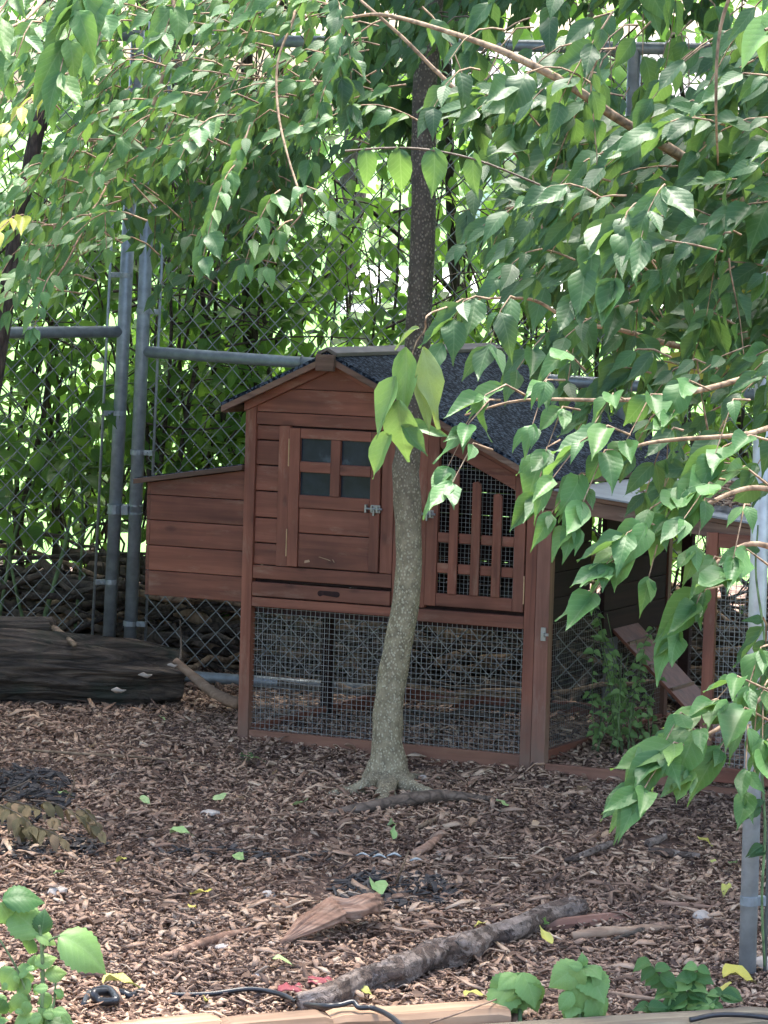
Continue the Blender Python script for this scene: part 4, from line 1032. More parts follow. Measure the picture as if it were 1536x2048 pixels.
# foreground
def G(px_, py_, z=0.0): return gp(px_, py_, z)
barkl = logmesh('bark_log', [G(596, 2012, .028), G(650, 1998, .040), G(720, 1962, .030), G(790, 1943, .042), G(860, 1912, .036), G(925, 1896, .040), G(975, 1872, .030), G(1030, 1858, .036), G(1100, 1828, .028), G(1164, 1812, .034)], [.022, .030, .028, .034, .033, .036, .026, .028, .025, .027], 'bark_log', 'long fallen branch with flaking grey-brown bark lying across the foreground mulch', 'fallen branch', 32, 150, .30, (11, 5), ridge=.16)
MB().tube([G(923, 1890, .07) - barkl.location, G(933, 1878, .085) - barkl.location], [.018, .016], 10, bump=.3).build('knot', M['bark_log'], barkl, smooth=True)
pk = MB(); a, b_ = G(1092, 1853, .018), G(1268, 1834, .02)
BOARD = 1
stick([G(1145, 1872, .016), G(1210, 1864, .022), G(1260, 1862, .016), G(1345, 1854, .014)], (.010, .015, .011, .013, .006), 'stickwood', 'pale peeled stick lying just below the wet reddish board')
stick([G(1230, 1878, .01), G(1275, 1862, .02), G(1310, 1850, .012)], (.005, .006, .003), 'bark_twig_dark', 'thin dark twig crossing the pale peeled stick')
stick([G(328, 1914, .01), G(380, 1895, .014), G(430, 1878, .014), G(505, 1860, .012)], (.006, .010, .010, .011, .007), 'driftwood', 'slightly bent brown stick on the mulch left of the split wood chunk')
stick([G(1310, 1805, .010), G(1380, 1812, .012), G(1430, 1816, .010)], (.006, .008, .006), 'driftwood', 'straight brown stick on the mulch near the steel fence post')
stick([G(1308, 1772, .01), G(1355, 1790, .014), G(1395, 1800, .01)], (.004, .007, .005), 'stickwood', 'short light stick above the straight brown one near the fence post')
stick([G(1130, 1723, .010), G(1170, 1708, .022), G(1215, 1690, .02), G(1245, 1682, .01)], (.008, .009, .009, .006), 'bark_log', 'knobbly dark stick on the mulch right of the tree root')
stick([G(1300, 1700, .014), G(1345, 1708, .016), G(1400, 1712, .014)], (.010, .012, .008), 'bark_log', 'short thick dark stick with a pale patch towards the fence post')
stick([G(1295, 1688, .014), G(1330, 1672, .02)], (.010, .013, .009), 'bark_log', 'stubby mossy stick just above the short thick one')
stick([G(790, 1768, .01), G(805, 1735, .07), G(818, 1700, .12)], (.003, .0025, .002), 'bark_twig', 'thin bare twig sticking up from the charred patch')
stick([G(830, 1658, .006), G(858, 1645, .018), G(892, 1626, .01)], (.006, .007, .005), 'bark_twig', 'small brown stick in front of the tree root')
stick([G(828, 1708, .01), G(860, 1690, .02), G(888, 1665, .01)], (.010, .013, .007), 'driftwood', 'reddish splinter of wood below the small stick by the root')
stick([G(35, 1498, .012), G(170, 1508, .016), G(290, 1515, .014), G(420, 1530, .008)], (.003, .005, .004, .002), 'bark_twig', 'long thin twig on the dark mulch below the rotten log')
stick([G(1030, 1880, .02), G(1290, 1895, .01)][::-1] if False else [G(1220, 1985, .01), G(1280, 1995, .02), G(1345, 2003, .012)], (.005, .006, .004), 'stickwood', 'pinkish twig between the two foreground leafy plants')
stick([G(860, 2046, .085), G(930, 2022, .09), G(995, 1998, .06), G(1030, 1988, .02)], (.0022, .002, .0016), 'stickwood', 'thin dry vine stem arching over the pale garden timber')
# driftwood chunk: hollow split wood
def chunk():
    o0 = G(560, 1885, 0); b = MB(); n = 46; prof = []
    P = [G(560, 1888, .012), G(610, 1860, .035), G(665, 1832, .05), G(705, 1825, .055), G(750, 1812, .05)]
    p = smooth_path([q - o0 for q in P], n); R_ = lerp_list([.004, .018, .034, .044, .040, .034, .040, .030], n); seg = 44; th = .007
    for lay in (0, 1):
        for i, c in enumerate(p):
            t_ = (p[min(i+1, n)] - p[max(i-1, 0)]).normalized(); up_ = (Vector((0, 0, 1)) - t_*t_.z).normalized(); sd_ = t_.cross(up_)
            for k in range(seg):
                an = -1.75 + 3.4*k/(seg-1)
                r_ = R_[i]*(1 + .55*noise.noise(Vector((i*.09, an*1.2, 1))) + .22*noise.noise(Vector((i*.05, an*7, 4))) + .16*noise.noise(Vector((i*.06, an*16, 9)))) - lay*th*(.6 + .5*min(1, i/8))
                if k in (0, seg-1): r_ *= 1 + .9*noise.noise(Vector((i*.2, k, 7)))
                b.v.append(tuple(c + up_*math.cos(an)*r_ + sd_*math.sin(an)*r_))
    m_ = (n+1)*seg
    for i in range(n):
        for k in range(seg-1):
            q = i*seg + k; b.f.append((q, q+1, q+seg+1, q+seg)); q += m_; b.f.append((q, q+seg, q+seg+1, q+1))
        for k in (0, seg-1):
            q = i*seg + k; f = (q, q+seg, q+seg+m_, q+m_); b.f.append(f if k == 0 else f[::-1])
    for i in (0, n):
        for k in range(seg-1):
            q = i*seg + k; f = (q, q+m_, q+1+m_, q+1); b.f.append(f if i == 0 else f[::-1])
    o = b.build('wood_chunk', M['driftwood'], None, smooth=True, loc=o0)
    return tag(o, 'hollow split chunk of reddish wood arched over the mulch below the trunk', 'wood chunk')
chunk()

# landscape timbers at the bottom
def timber(a, b_, w, h, mat, label, notch=None):
    a, b_ = Vector(a), Vector(b_); d = b_-a; L = d.length; ang = math.atan2(d.y, d.x)
    root = MB(); k = 14
    for i in range(k+1):
        x = L*i/k; jz = .0025*noise.noise(Vector((x*6, 1, ang*9))); jy = .003*noise.noise(Vector((x*5, 7, ang*9)))
        e = .006 if i in (0, k) else 0
        for (y, z) in ((0, 0), (0, h-.012), (.010, h), (w-.010, h), (w, h-.012), (w, 0)):
            root.v.append((x, y*(1-e/w) + jy, z + jz - (e if z > h/2 else 0)))
    for i in range(k):
        for j in range(6):
            q = i*6 + j; q2 = i*6 + (j+1) % 6; root.f.append((q, q+6, q2+6, q2))
    root.f.append(tuple(range(6))); root.f.append(tuple(range(k*6+5, k*6-1, -1)))
    o = root.build('garden_timber', M[mat], None, loc=a, rot=(0, 0, ang)); tag(o, label, 'timber'); return o
tz = .055
def T2(p, q, w, label, mat='timber', h=tz):
    a, b_ = gp(*p, h), gp(*q, h); d = (b_-a).normalized(); nrm = Vector((d.y, -d.x, 0)); a = a + nrm*w; b_ = b_ + nrm*w; a.z = 0; b_.z = 0
    return timber(a, b_, w, h, mat, label)
T2((185, 2046), (425, 2020), .085, 'short pale garden timber lying nearest the left foreground weed')
T2((430, 2032), (642, 2016), .085, 'middle pale garden timber with a weathered end joint under the black cable')
T2((647, 2014), (1000, 1998), .085, 'pale reddish garden timber running behind the crinkled-leaf plants')
T2((860, 2052), (1540, 2008), .09, 'grey-brown weathered timber along the bottom right under the vine', 'greytimber', .05)

bo = timber(G(1092, 1862, 0), G(1268, 1842, 0), .034, .022, 'redplank', 'flat wet reddish board beside the end of the flaking fallen branch'); bo.name = 'split_board'; bo['category'] = 'board'
# black cable and crumpled strap
def cable(pts, r, label, name='cable'):
    o0 = Vector(pts[0]); p = smooth_path([Vector(q)-o0 for q in pts], 70)
    return tag(MB().tube(p, r, 10).build(name, M['rubber'], None, smooth=True, loc=o0), label, 'cable')
cable([G(340, 1990, .010), G(420, 1988, .012), G(500, 1978, .02), G(560, 1988, .02), G(600, 2006, .03), G(645, 2012, .066), G(680, 2010, .07), G(706, 2004, .075), G(718, 2015, .068), G(745, 2016, .066), G(780, 2032, .066), G(815, 2062, .062)], .0058, 'black cable snaking over the mulch and the pale garden timber')
cable([G(168, 2012, .006), G(180, 1988, .012), G(215, 1978, .03), G(232, 2000, .03), G(200, 2002, .02), G(190, 1985, .035), G(240, 1985, .02), G(262, 1992, .012), G(285, 1982, .008)], .009, 'crumpled black plastic strap lying by the left foreground weed', 'strap')
cable([G(1380, 2040, .055), G(1430, 2030, .062), G(1490, 2030, .06), G(1545, 2036, .06)], .006, 'dark cable end lying along the grey weathered timber at the bottom right')

# charred debris
for (px_, py_, rx, ry, n, h, lb) in ((30, 1600, .16, .42, 430, .05, 'heap of charred black twigs and ash at the left edge of the yard'), (95, 1700, .15, .16, 140, .012, 'black ash spread below the charred heap at the left edge'), (790, 1785, .16, .20, 170, .008, 'patch of black charred twigs above the hollow wood chunk'), (520, 1715, .30, .07, 60, .004, 'thin streak of black ash across the middle of the yard')):
    c = G(px_, py_); o = heap('charred_debris', n, 0, 0, rx, ry, .008, h, 'char', .012, .06, flat=.5); o.location = c; tag(o, lb, 'ash', kind='stuff')
# stones, foil, scraps
def stone(px_, py_, s, label, mat='stone', name='stone', cat='stone'):
    c = G(px_, py_, s*.3); b = bpy.data.meshes.new(name); import bmesh
    bm = bmesh.new(); bmesh.ops.create_icosphere(bm, subdivisions=2, radius=s)
    sd_ = random.random()*20
    for v in bm.verts:
        v.co *= 1 + .38*noise.noise(v.co/s*1.1 + Vector((sd_,)*3)); v.co.z *= .6; v.co.x *= 1.25
    bm.to_mesh(b); bm.free(); b.materials.append(M[mat]); o = bpy.data.objects.new(name, b); COL.objects.link(o); o.location = c; o.rotation_euler = (0, 0, random.random()*6)
    tag(o, label, cat)
for (px_, py_, s, lb) in ((845, 1556, .016, 'pale stone beside the base of the speckled trunk'), (447, 1895, .016, 'light stone right of the bent brown stick'), (385, 1842, .022, 'flat grey stone in the open mulch left of the wood chunk'), (492, 1785, .011, 'small bright square-edged stone in the lit mulch'),
        (540, 1790, .017, 'dull stone beside the small bright one'), (115, 1783, .024, 'grey lump of stone behind the left foreground weed'), (515, 1952, .012, 'small tan stone above the black cable'), (1405, 1832, .024, 'pinkish stone near the steel fence post'), (1530, 1930, .035, 'dark rounded stone at the foot of the steel fence post'),
        (420, 1628, .022, 'dull brown stone in the dark mulch left of the root'), (880, 1708, .012, 'pale stone chip right of the reddish splinter'), (545, 1888, .010, 'little pale stone by the tip of the wood chunk')):
    stone(px_, py_, s, lb)
for i in range(4):
    x, y = ((712, 1712), (745, 1715), (775, 1712), (820, 1722))[i]
    q = G(x, y, .012); stick([q, q + Vector((.018, .006, .006)), q + Vector((.036, -.004, .001))], (.0025, .004, .002), 'foil', ['crinkled grey foil scrap at the left end of the foil row', 'second scrap of grey foil, twisted, in the foil row', 'third grey foil scrap beneath the bright fallen leaf', 'last foil scrap at the right, next to the reddish splinter'][i], 'foil_scrap', 6, bump=.5, cat='foil', n=8)
for (px_, py_, lb) in ((640, 1967, 'crumpled red scrap half buried above the flaking branch'), (580, 1982, 'smaller red scrap left of the flaking branch end')):
    q = G(px_, py_, .008); V = []; b = MB()
    for i in range(7):
        for j in range(5): V.append((.055*(i/6-.5) + q.x, .05*(j/4-.5) + q.y, q.z + .012*noise.noise(Vector((i*.7, j*.8, px_)))+.006))
    b.add(V, [(i*5+j, i*5+j+1, i*5+j+6, i*5+j+5) for i in range(6) for j in range(4)]); o = b.build('red_scrap', M['redcloth'], None, smooth=True); o.modifiers.new('t', 'SOLIDIFY').thickness = .002; tag(o, lb, 'scrap')

# fallen leaves one can pick out
FL = [(205, 1965, .065, 'leaf_yellow', 'bright yellow fallen leaf beside the left foreground weed'), (1445, 1950, .07, 'leaf_yellow', 'long bright yellow fallen leaf by the foot of the fence post'), (1450, 1967, .04, 'leaf_yellow', 'small yellow fallen leaf tucked under the long one'), (1455, 1768, .034, 'leaf_yellow', 'yellow fallen leaf left of the band on the steel post'),
      (1395, 1673, .045, 'leaf_yellow', 'yellow-green fallen leaf on the dark mulch far right'), (1425, 1725, .022, 'leaf_yellow', 'tiny yellow fallen leaf left of the steel post'), (1470, 1725, .04, 'leaf_fallgreen', 'pale green fallen leaf against the steel post'), (340, 1667, .05, 'leaf_fallgreen', 'pale lime fallen leaf in the open left of the trunk'),
      (748, 1767, .065, 'leaf_fallgreen', 'lime green fallen leaf at the charred patch'), (585, 1610, .045, 'leaf_fallgreen', 'blue-green fallen leaf left of the tree root'), (790, 1648, .036, 'leaf_fallgreen', 'round green fallen leaf below the tree root'), (787, 1678, .036, 'leaf_fallgreen', 'lime fallen leaf below the round green one'),
      (1015, 1612, .04, 'leaf_fallgreen', 'green fallen leaf right of the tree root'), (380, 1788, .05, 'leaf_yellow', 'yellow fallen leaf in the sunlit mulch, upper of the scattered pair'), (380, 1815, .03, 'leaf_yellow', 'small yellow fallen leaf below the upper one in the lit mulch'), (500, 1517, .035, 'leaf_fallgreen', 'pale leaf on the dark mulch in front of the coop leg'),
      (330, 1440, .025, 'leaf_fallgreen', 'small cream leaf below the end of the rotten log'), (118, 1586, .04, 'leaf_fallgreen', 'green curled leaf above the withered leaves'), (280, 1595, .035, 'leaf_fallgreen', 'pale curled leaf right of the withered heap'), (425, 1597, .035, 'leaf_fallgreen', 'light green leaf alone in the middle left mulch'),
      (545, 1917, .035, 'leaf_fallgreen', 'pale green fallen leaf below the wood chunk'), (165, 1700, .0, '', ''), (970, 1846, .03, 'leaf_yellow', 'yellow leaf just above the flaking branch'), (1105, 1887, .04, 'leaf_yellow', 'pale yellow leaf below the green seedling'), (1025, 1855, .0, '', ''), (928, 1990, .045, 'leaf_yellow', 'yellowish leaf resting near the pale garden timber'),
      (545, 1550, .028, 'leaf_tan', 'tan curled leaf in front of the coop base board'), (1165, 1573, .045, 'leaf_tan', 'curled tan leaf in front of the run doorway'), (580, 1468, .03, 'leaf_tan', 'tan leaf caught at the foot of the front wire mesh'), (933, 1490, .028, 'leaf_tan', 'tan leaf inside the right part of the front mesh'),
      (180, 1495, .03, 'leaf_tan', 'tan leaf on the dark mulch below the rotten log'), (470, 1717, .04, 'leaf_fallgreen', 'pale flattened leaf on the thin ash streak'), (250, 1718, .035, 'leaf_yellow', 'dull cream leaf right of the ash'), (125, 1745, .03, 'leaf_fallgreen', 'cream leaf at the lower edge of the ash'), (1075, 1642, .03, 'leaf_tan', 'orange-tan leaf right of the green one near the root'),
      (1220, 1663, .03, 'leaf_tan', 'small orange leaf on the mulch below the run'), (940, 1653, .03, 'leaf_tan', 'pinkish tan leaf below the right end of the root'), (715, 1975, .03, 'leaf_yellow', 'cream leaf by the flaking branch butt'), (415, 2000, .03, 'leaf_yellow', 'small yellow leaf between cable and timber'), (1000, 1925, .0, '', ''), (475, 1596, .03, 'leaf_tan', 'light brown leaf in the middle left mulch')]
for (px_, py_, s, mat, lb) in FL:
    if not lb: continue
    o = bpy.data.objects.new('fallen_leaf', leaf_mesh('l', random.randrange(10), M[mat])); COL.objects.link(o)
    o.location = G(px_, py_, .026); o.rotation_euler = (random.uniform(-.2, .5), random.uniform(-.4, .4), random.random()*6.28); o.scale = (s*1.6, s*1.3, s*1.8)
    tag(o, lb, 'fallen leaf', 'leaves fallen on the mulch')
lit = []
for i in range(700):
    y = 7 + 5.3*random.random(); x = random.uniform(-1, 1)*near(y); z = ghz(x, y) + .012
    lit.append((Vector((x, y, z)), np.array(Euler((random.uniform(-.3, .4), random.uniform(-.4, .4), random.random()*6.28)).to_matrix()), random.uniform(.012, .032), i))
tag(joined_leaves('leaf_litter', lit, M['leaf_tan'], None, LOWV), 'small dry tan leaves scattered thinly over the whole mulch', 'leaf litter', kind='stuff')
lit = []
for i in range(2600):
    y = 7 + 5.3*random.random(); x = random.uniform(-1, 1)*near(y)
    if noise.noise(Vector((x*2.4, y*2.4, 21))) < -.12: continue
    lit.append((Vector((x, y, ghz(x, y) + .010)), np.array(Euler((random.uniform(-.4, .5), random.uniform(-.5, .5), random.random()*6.28)).to_matrix()), random.uniform(.02, .05), i))
tag(joined_leaves('leaf_litter', lit, M['leaf_brown'], None, LOWV), 'matted dull brown leaves mixed through the mulch', 'leaf litter', kind='stuff')
# withered leafy branch on the ash heap
wl = Plant('withered_branch', G(110, 1640), 'withered branch with curled olive leaves lying on the charred heap', 'dead branch', None, 'leaf_dead', 'bark_twig_dark', 60)
for (x0, y0, z0, x1, y1, z1) in ((10, 1600, .10, 100, 1640, .09), (60, 1600, .14, 180, 1650, .07), (20, 1650, .06, 120, 1680, .05), (150, 1610, .10, 200, 1665, .05), (-30, 1590, .12, 60, 1660, .08)):
    wl.spray(G(x0, y0, z0), G(x1, y1, z1), .055, .03, .02, droop=.9)
wl.finish()
stick([G(5, 1590, .10), G(30, 1575, .14), G(60, 1560, .16)], (.004, .003, .002), 'bark_twig_dark', 'black twig poking up from the charred heap')
stick([G(130, 1605, .05), G(148, 1570, .10), G(142, 1540, .15)], (.003, .0025, .0015), 'bark_twig', 'forked bare twig standing right of the charred heap')

# ================================================================== plants on the ground
# foreground weed at the bottom left
w1 = Plant('leafy_weed', G(75, 2090), 'tall leafy green weed with toothed leaves at the bottom left corner', 'weed', None, 'leaf_pale', 'stem_green', 120, geo='c')
base = G(78, 2095); Yw = base.y
w1.wood([base, at(86, 1960, Yw), at(82, 1880, Yw), at(78, 1850, Yw)], (.005, .004, .003), 'stem', n=14)
w1.wood([base, at(105, 2020, Yw), at(112, 1960, Yw)], (.004, .002), 'stem', n=8)
w1.wood([at(82, 1905, Yw), at(100, 1880, Yw), at(120, 1872, Yw)], (.003, .002), 'stem', n=6); w1.wood([at(60, 2000, Yw), at(30, 1930, Yw), at(0, 1880, Yw)], (.003, .002), 'stem', n=6)
def big(pl, p0, p1, s, nr=(0, -.8, .8), Y=None, mat=None, Y1=None):
    Y = Y or Yw; a, b_ = at(*p0, Y), at(*p1, Y1 or Y); pl.leaf(a, b_-a, Vector(nr), (b_-a).length if s is None else s, mat)
for (p0, p1, nr, dy) in (((118, 1872), (240, 1912), (0, -.7, .9), -.03), ((82, 1868), (94, 1815), (.3, -.9, .3), 0), ((80, 1870), (10, 1795), (-.2, -.6, .8), 0), ((5, 1800), (92, 1770), (0, -.7, .9), 0), ((0, 1806), (32, 1860), (0, -.8, .5), 0), ((70, 1868), (125, 1870), (0, -.6, 1), 0), ((60, 1872), (42, 1920), (-.4, -.8, .2), .02),
        ((90, 1950), (138, 1940), (.2, -.8, .6), 0), ((84, 1990), (110, 2018), (.2, -.8, .4), 0), ((60, 1960), (20, 1990), (-.2, -.8, .5), 0), ((40, 1985), (38, 2040), (0, -.9, .2), -.02), ((90, 2040), (165, 2048), (0, -.6, 1), -.02), ((10, 2000), (-20, 2040), (0, -.9, .2), 0), ((60, 2030), (0, 2050), (0, -.6, 1), 0), ((30, 1940), (-20, 1990), (0, -.9, .5), 0), ((100, 2030), (60, 2070), (0, -.8, .4), 0), ((70, 1930), (110, 1900), (.2, -.6, .8), 0), ((60, 1935), (10, 1940), (-.2, -.6, .8), 0)):
    big(w1, p0, p1, None, nr, Y1=Yw+dy, mat='leaf_pale' if random.random() < .7 else 'leaf')
for _ in range(45):
    p = at(random.uniform(-10, 130), random.uniform(1930, 2060), Yw + random.uniform(-.06, .1)); w1.leaf(p, Vector((random.gauss(0, 1), -.3, random.gauss(-.3, .5))), Vector((random.gauss(0, .4), -.7, .8)), random.uniform(.018, .04))
w1.finish()
# crinkled perilla-like plants at the bottom centre
for (cx, cy, lb, ls) in ((1040, 2035, 'low plant with drooping crinkled lime leaves, left of the pair at the bottom edge', [((1040, 1950), (985, 2040), .4), ((1040, 1945), (1030, 2030), .1), ((1045, 1945), (1085, 2010), -.3), ((1035, 1990), (1030, 2050), .0), ((1030, 1960), (975, 2020), .5), ((1050, 1960), (1100, 2020), -.3), ((1035, 1950), (1000, 1960), .3)]),
                         (1160, 2050, 'taller plant with drooping crinkled lime leaves, right of the pair at the bottom edge', [((1165, 1930), (1220, 1990), -.3), ((1165, 1930), (1185, 1995), 0), ((1160, 1930), (1090, 1975), .4), ((1160, 1935), (1130, 1990), .3), ((1160, 1990), (1130, 2065), .2), ((1175, 1990), (1175, 2075), 0), ((1180, 1990), (1235, 2060), -.4), ((1165, 1935), (1135, 1925), .2), ((1165, 1935), (1195, 1920), -.2), ((1165, 1935), (1170, 1912), 0), ((1185, 1945), (1232, 1975), -.4), ((1145, 1985), (1110, 2020), .4)])):
    Yp = G(cx, cy).y - .05; pl = Plant('crinkled_plant', G(cx, cy+30), lb, 'plant', 'crinkled-leaf plants at the bottom edge', 'leaf_pale', 'stem_green', 60, geo='c')
    pl.wood([G(cx, cy+30), at(cx, 1990, Yp), at(ls[0][0][0], ls[0][0][1], Yp)], (.005, .003), 'stem', n=8)
    ls = ls + [((cx + random.uniform(-25, 25), 1965 + random.uniform(-15, 25)), (cx + random.uniform(-75, 75), 2030 + random.uniform(-25, 25)), random.uniform(-.3, .3)) for _ in range(3)]
    for i, (p0, p1, nx) in enumerate(ls):
        big(pl, p0, p1, None, (-nx + random.uniform(-.35, .35), -.9, random.uniform(.2, .9)), Y=Yp - .015*(i % 4), Y1=Yp - random.uniform(.02, .09))
    pl.finish()
# bramble-like plant at the bottom right
Yv = G(1380, 2060).y
vp = Plant('leafy_vine', G(1370, 2075), 'sprawling small-leaved vine plant on the weathered timber at the bottom right', 'vine', None, 'leaf_pale', 'stem_green', 200, geo='r')
for (pts) in ([(1370, 2060), (1345, 1990), (1300, 1925)], [(1370, 2060), (1375, 1985), (1395, 1935)], [(1370, 2060), (1420, 2010), (1445, 1985)], [(1370, 2060), (1320, 2030), (1290, 2010)], [(1380, 2060), (1410, 2055), (1430, 2040)]):
    P = [at(x, y, Yv + random.uniform(-.03, .03)) for x, y in pts]; Q = smooth_path(P, 10); vp.twig(Q, .0028, .0015)
    for i, q in enumerate(Q[2:]):
        for sg in (-1, 1):
            if random.random() < .75: vp.leaf(q, Vector((sg*random.uniform(.5, 1), -.3, random.uniform(-.5, .3))), Vector((random.gauss(0, .3), -.7, .9)), random.uniform(.03, .055), random.choice(('leaf_pale', 'leaf', 'leaf')))
vp.finish()
sd_ = Plant('seedling', G(1083, 1868), 'tiny bright green seedling sprouting beside the flaking branch', 'seedling', None, 'leaf_pale', 'stem_green', 20)
Ys = G(1083, 1868).y; sd_.twig([G(1083, 1868), at(1084, 1855, Ys), at(1083, 1843, Ys)], .002, .001)
for dx, dz in ((-1, .2), (1, .2), (-.7, .8), (.6, .9), (-.9, -.3), (.9, -.2)): sd_.leaf(at(1083, 1845, Ys), Vector((dx, -.4, dz)), Vector((0, -.8, .7)), .022)
sd_.finish()
sd2 = Plant('seedling', G(490, 1530), 'thin leggy seedling in the shade in front of the left coop leg', 'seedling', None, 'leaf', 'stem_green', 20)
Ys = G(490, 1530).y
for k in range(5):
    e = at(480 + k*6, 1512 - (k % 2)*4, Ys); sd2.twig([G(488, 1532), e], .0012, .0008, 3)
    for _ in range(3): sd2.leaf(e, Vector((random.gauss(0, 1), -.3, .3)), Vector((0, -.6, 1)), .012)
sd2.finish()
# tall weeds in the run doorway
wd = Plant('tall_weeds', G(1245, 1512), 'clump of tall leggy weeds growing inside the run doorway', 'weeds', None, 'leaf_weed', 'stem_green', 280, geo='r')
for k in range(26):
    x0 = random.uniform(1180, 1315); y0 = random.uniform(1488, 1518); g_ = G(x0, y0)
    tip = random.choice(((1215, 1195), (1180, 1200), (1290, 1200), (1240, 1275), (1220, 1300), (1270, 1290), (1200, 1320), (1300, 1330), (1250, 1230)))
    e = at(tip[0] + random.uniform(-22, 22), tip[1] + random.uniform(0, 130), g_.y + random.uniform(-.08, .08))
    m1 = g_.lerp(e, .5) + Vector((random.uniform(-.02, .02), 0, 0)); Q = smooth_path([g_, m1, e], 16); wd.twig(Q, .0022, .001, 4)
    for q in Q[3:]:
        for sg in (-1, 1):
            if random.random() < .30: wd.leaf(q, Vector((sg*random.uniform(.4, 1), random.uniform(-.6, .4), random.uniform(-.4, .3))), Vector((random.gauss(0, .3), -.6, .9)), random.uniform(.014, .036))
wd.finish()

# ================================================================== young speckled tree
tp = [(776, 1580, 74), (775, 1562, 56), (775, 1540, 44), (776, 1515, 37), (774, 1480, 32), (776, 1430, 30.5), (781, 1380, 29.5), (790, 1320, 29), (800, 1270, 28.5), (812, 1200, 27.5), (818, 1120, 27), (816, 1040, 27), (813, 980, 27.5), (811, 940, 28), (816, 900, 26), (825, 800, 25), (834, 700, 25), (839, 620, 26), (842, 540, 25), (847, 440, 25), (847, 330, 25), (849, 220, 24), (852, 140, 23.5), (861, 60, 22), (868, -20, 21)]
Yt = gp(774, 1562).y
tr = empty('young_tree', gp(774, 1562)); tag(tr, 'slender leaning tree with pale-speckled bark growing in front of the coop', 'tree')
P = [at(x, y, Yt) for x, y, r in tp]; R_ = [r*Yt/FPX for *_, r in tp]
P = [P[0] - Vector((0, 0, .05))] + P; R_ = [R_[0]*1.35] + R_
top_dir = (P[-1]-P[-3]).normalized()
for k in range(1, 9): P.append(P[len(tp)] + top_dir*.3*k + Vector((.03*k*math.sin(k), .02*k, 0))); R_.append(R_[len(tp)]*(1 - .08*k))
pts = smooth_path(P, 130); Rr = lerp_list(R_, 130)
MB().tube([p - tr.location for p in pts], Rr, 26, bump=.05, sd=2).build('trunk', M['speckled'], tr, smooth=True)
def root_(pl, rr, nm='root'):
    q = smooth_path([Vector(p) - tr.location for p in pl], 24); MB().tube(q, lerp_list(rr, 24), 12, bump=.2, sd=rr[0]*99).build(nm, M['speckled' if nm == 'root_flare' else 'root_bark'], tr, smooth=True)
M['root_bark'] = bark('root_bark', (.06, .042, .03), (.14, .10, .075), (.24, .18, .14), (30, 30, 60), .5, .004)
root_([G(590, 1652, -.006), G(660, 1628, .012), G(740, 1614, .022), G(810, 1600, .026), G(880, 1592, .022), G(960, 1598, .004), G(1020, 1600, -.01)], [.006, .012, .016, .02, .017, .012, .004])
root_([at(770, 1555, Yt), G(722, 1578, .008), G(655, 1590, -.006)], [.036, .024, .010], 'root_flare')
root_([at(780, 1555, Yt), G(828, 1578, .008), G(885, 1594, .0)], [.036, .022, .012], 'root_flare')
root_([at(774, 1560, Yt), G(770, 1590, .004), G(755, 1612, -.008)], [.038, .030, .014], 'root_flare')
root_([at(780, 1550, Yt), G(812, 1558, .006), G(860, 1552, -.006)], [.030, .018, .008], 'root_flare')
def limb(a, path, rr, mat='bark_dark'):
    q = smooth_path([Vector(a)] + [Vector(p) for p in path], 16); MB().tube([p - tr.location for p in q], lerp_list(rr, 16), 9, bump=.1, sd=rr[0]*77).build('branch', M[mat], tr, smooth=True); return q
TT = P[len(tp)]
crown = []  # unseen crown overhead, put in and shaped to keep the coop in shade
for k in range(16):
    a = k*2.4; s_ = TT + top_dir*(.25 + .13*k); L = 2.6 - .08*k; e = s_ + Vector((math.cos(a)*L, math.sin(a)*L*1.1, .35 + .4*random.random()))
    q = limb(s_, [s_.lerp(e, .4) + Vector((0, 0, .15)), e], [.018, .011, .004]); 
CB = Vector((TT.x, TT.y, 0))
for _ in range(24000):
    a = random.random()*6.28; q = math.sqrt(random.random()); x = CB.x + .5 + math.cos(a)*q*3.6; y = CB.y + 2.4 + math.sin(a)*q*4.0
    if y < 9.3 + .35*math.sin(x*3) + (.9 if x < -.4 else 0): continue
    if y > 13.4: continue
    z = 2.95 + random.random()**1.4*2.2*(1.05 - .4*q)
    lim = 2.0 + .055*y + .55
    if z < lim and abs(x) < .16*y + .2: z = lim + random.random()*.8
    crown.append((Vector((x, y, z)) - tr.location, np.array(frame(Vector((random.gauss(0, 1), random.gauss(0, 1), random.gauss(-.4, .4))), Vector((random.gauss(0, .35), random.gauss(0, .35), 1)))), random.uniform(.11, .2), random.randrange(9)))
joined_leaves('crown', crown, M['leaf_shade_crown'], tr, LOW2)

# ================================================================== overhanging foliage
# leaves of the young tree itself, low twigs round its upper trunk
yt = Plant('__', tr.location, None, None); bpy.data.objects.remove(yt.root); yt.root = tr; yt.single = 260; yt.lm = 'leaf_right'; yt.bm = 'bark_twig_dark'
DL = (-.75, .66)
fill(yt, [(600, -20), (1000, -20), (1000, 60), (900, 120), (760, 150), (640, 120)], 46, (8.9, 10.3), (-.5, .8), size=(.06, .085), droop=.8)
fill(yt, [(1000, -20), (1450, -20), (1450, 40), (1100, 50)], 24, (8.8, 10.4), (-.5, .8), size=(.06, .085), droop=.8)
fill(yt, [(620, 40), (1010, 40), (1000, 240), (900, 330), (720, 300), (640, 200)], 34, (10.1, 10.9), (-.5, .8), size=(.075, .11), droop=.7, jitter=.8)
for (x, y) in ((730, 300), (800, 300), (868, 300), (948, 310)):    # four big dark leaves hanging on a level twig
    a = at(x, y-6, 6.0); yt.leaf(a, Vector((random.uniform(-.15, .15), -.1, -1)), Vector((random.uniform(-.3, .3), -1, .35)), .088 + random.uniform(-.006, .008))
yt.twig(smooth_path([at(690, 302, 6.0), at(780, 296, 6.0), at(860, 300, 6.0), at(960, 322, 6.0), at(1080, 370, 6.05)], 14), .002, .002)
yt.finish()

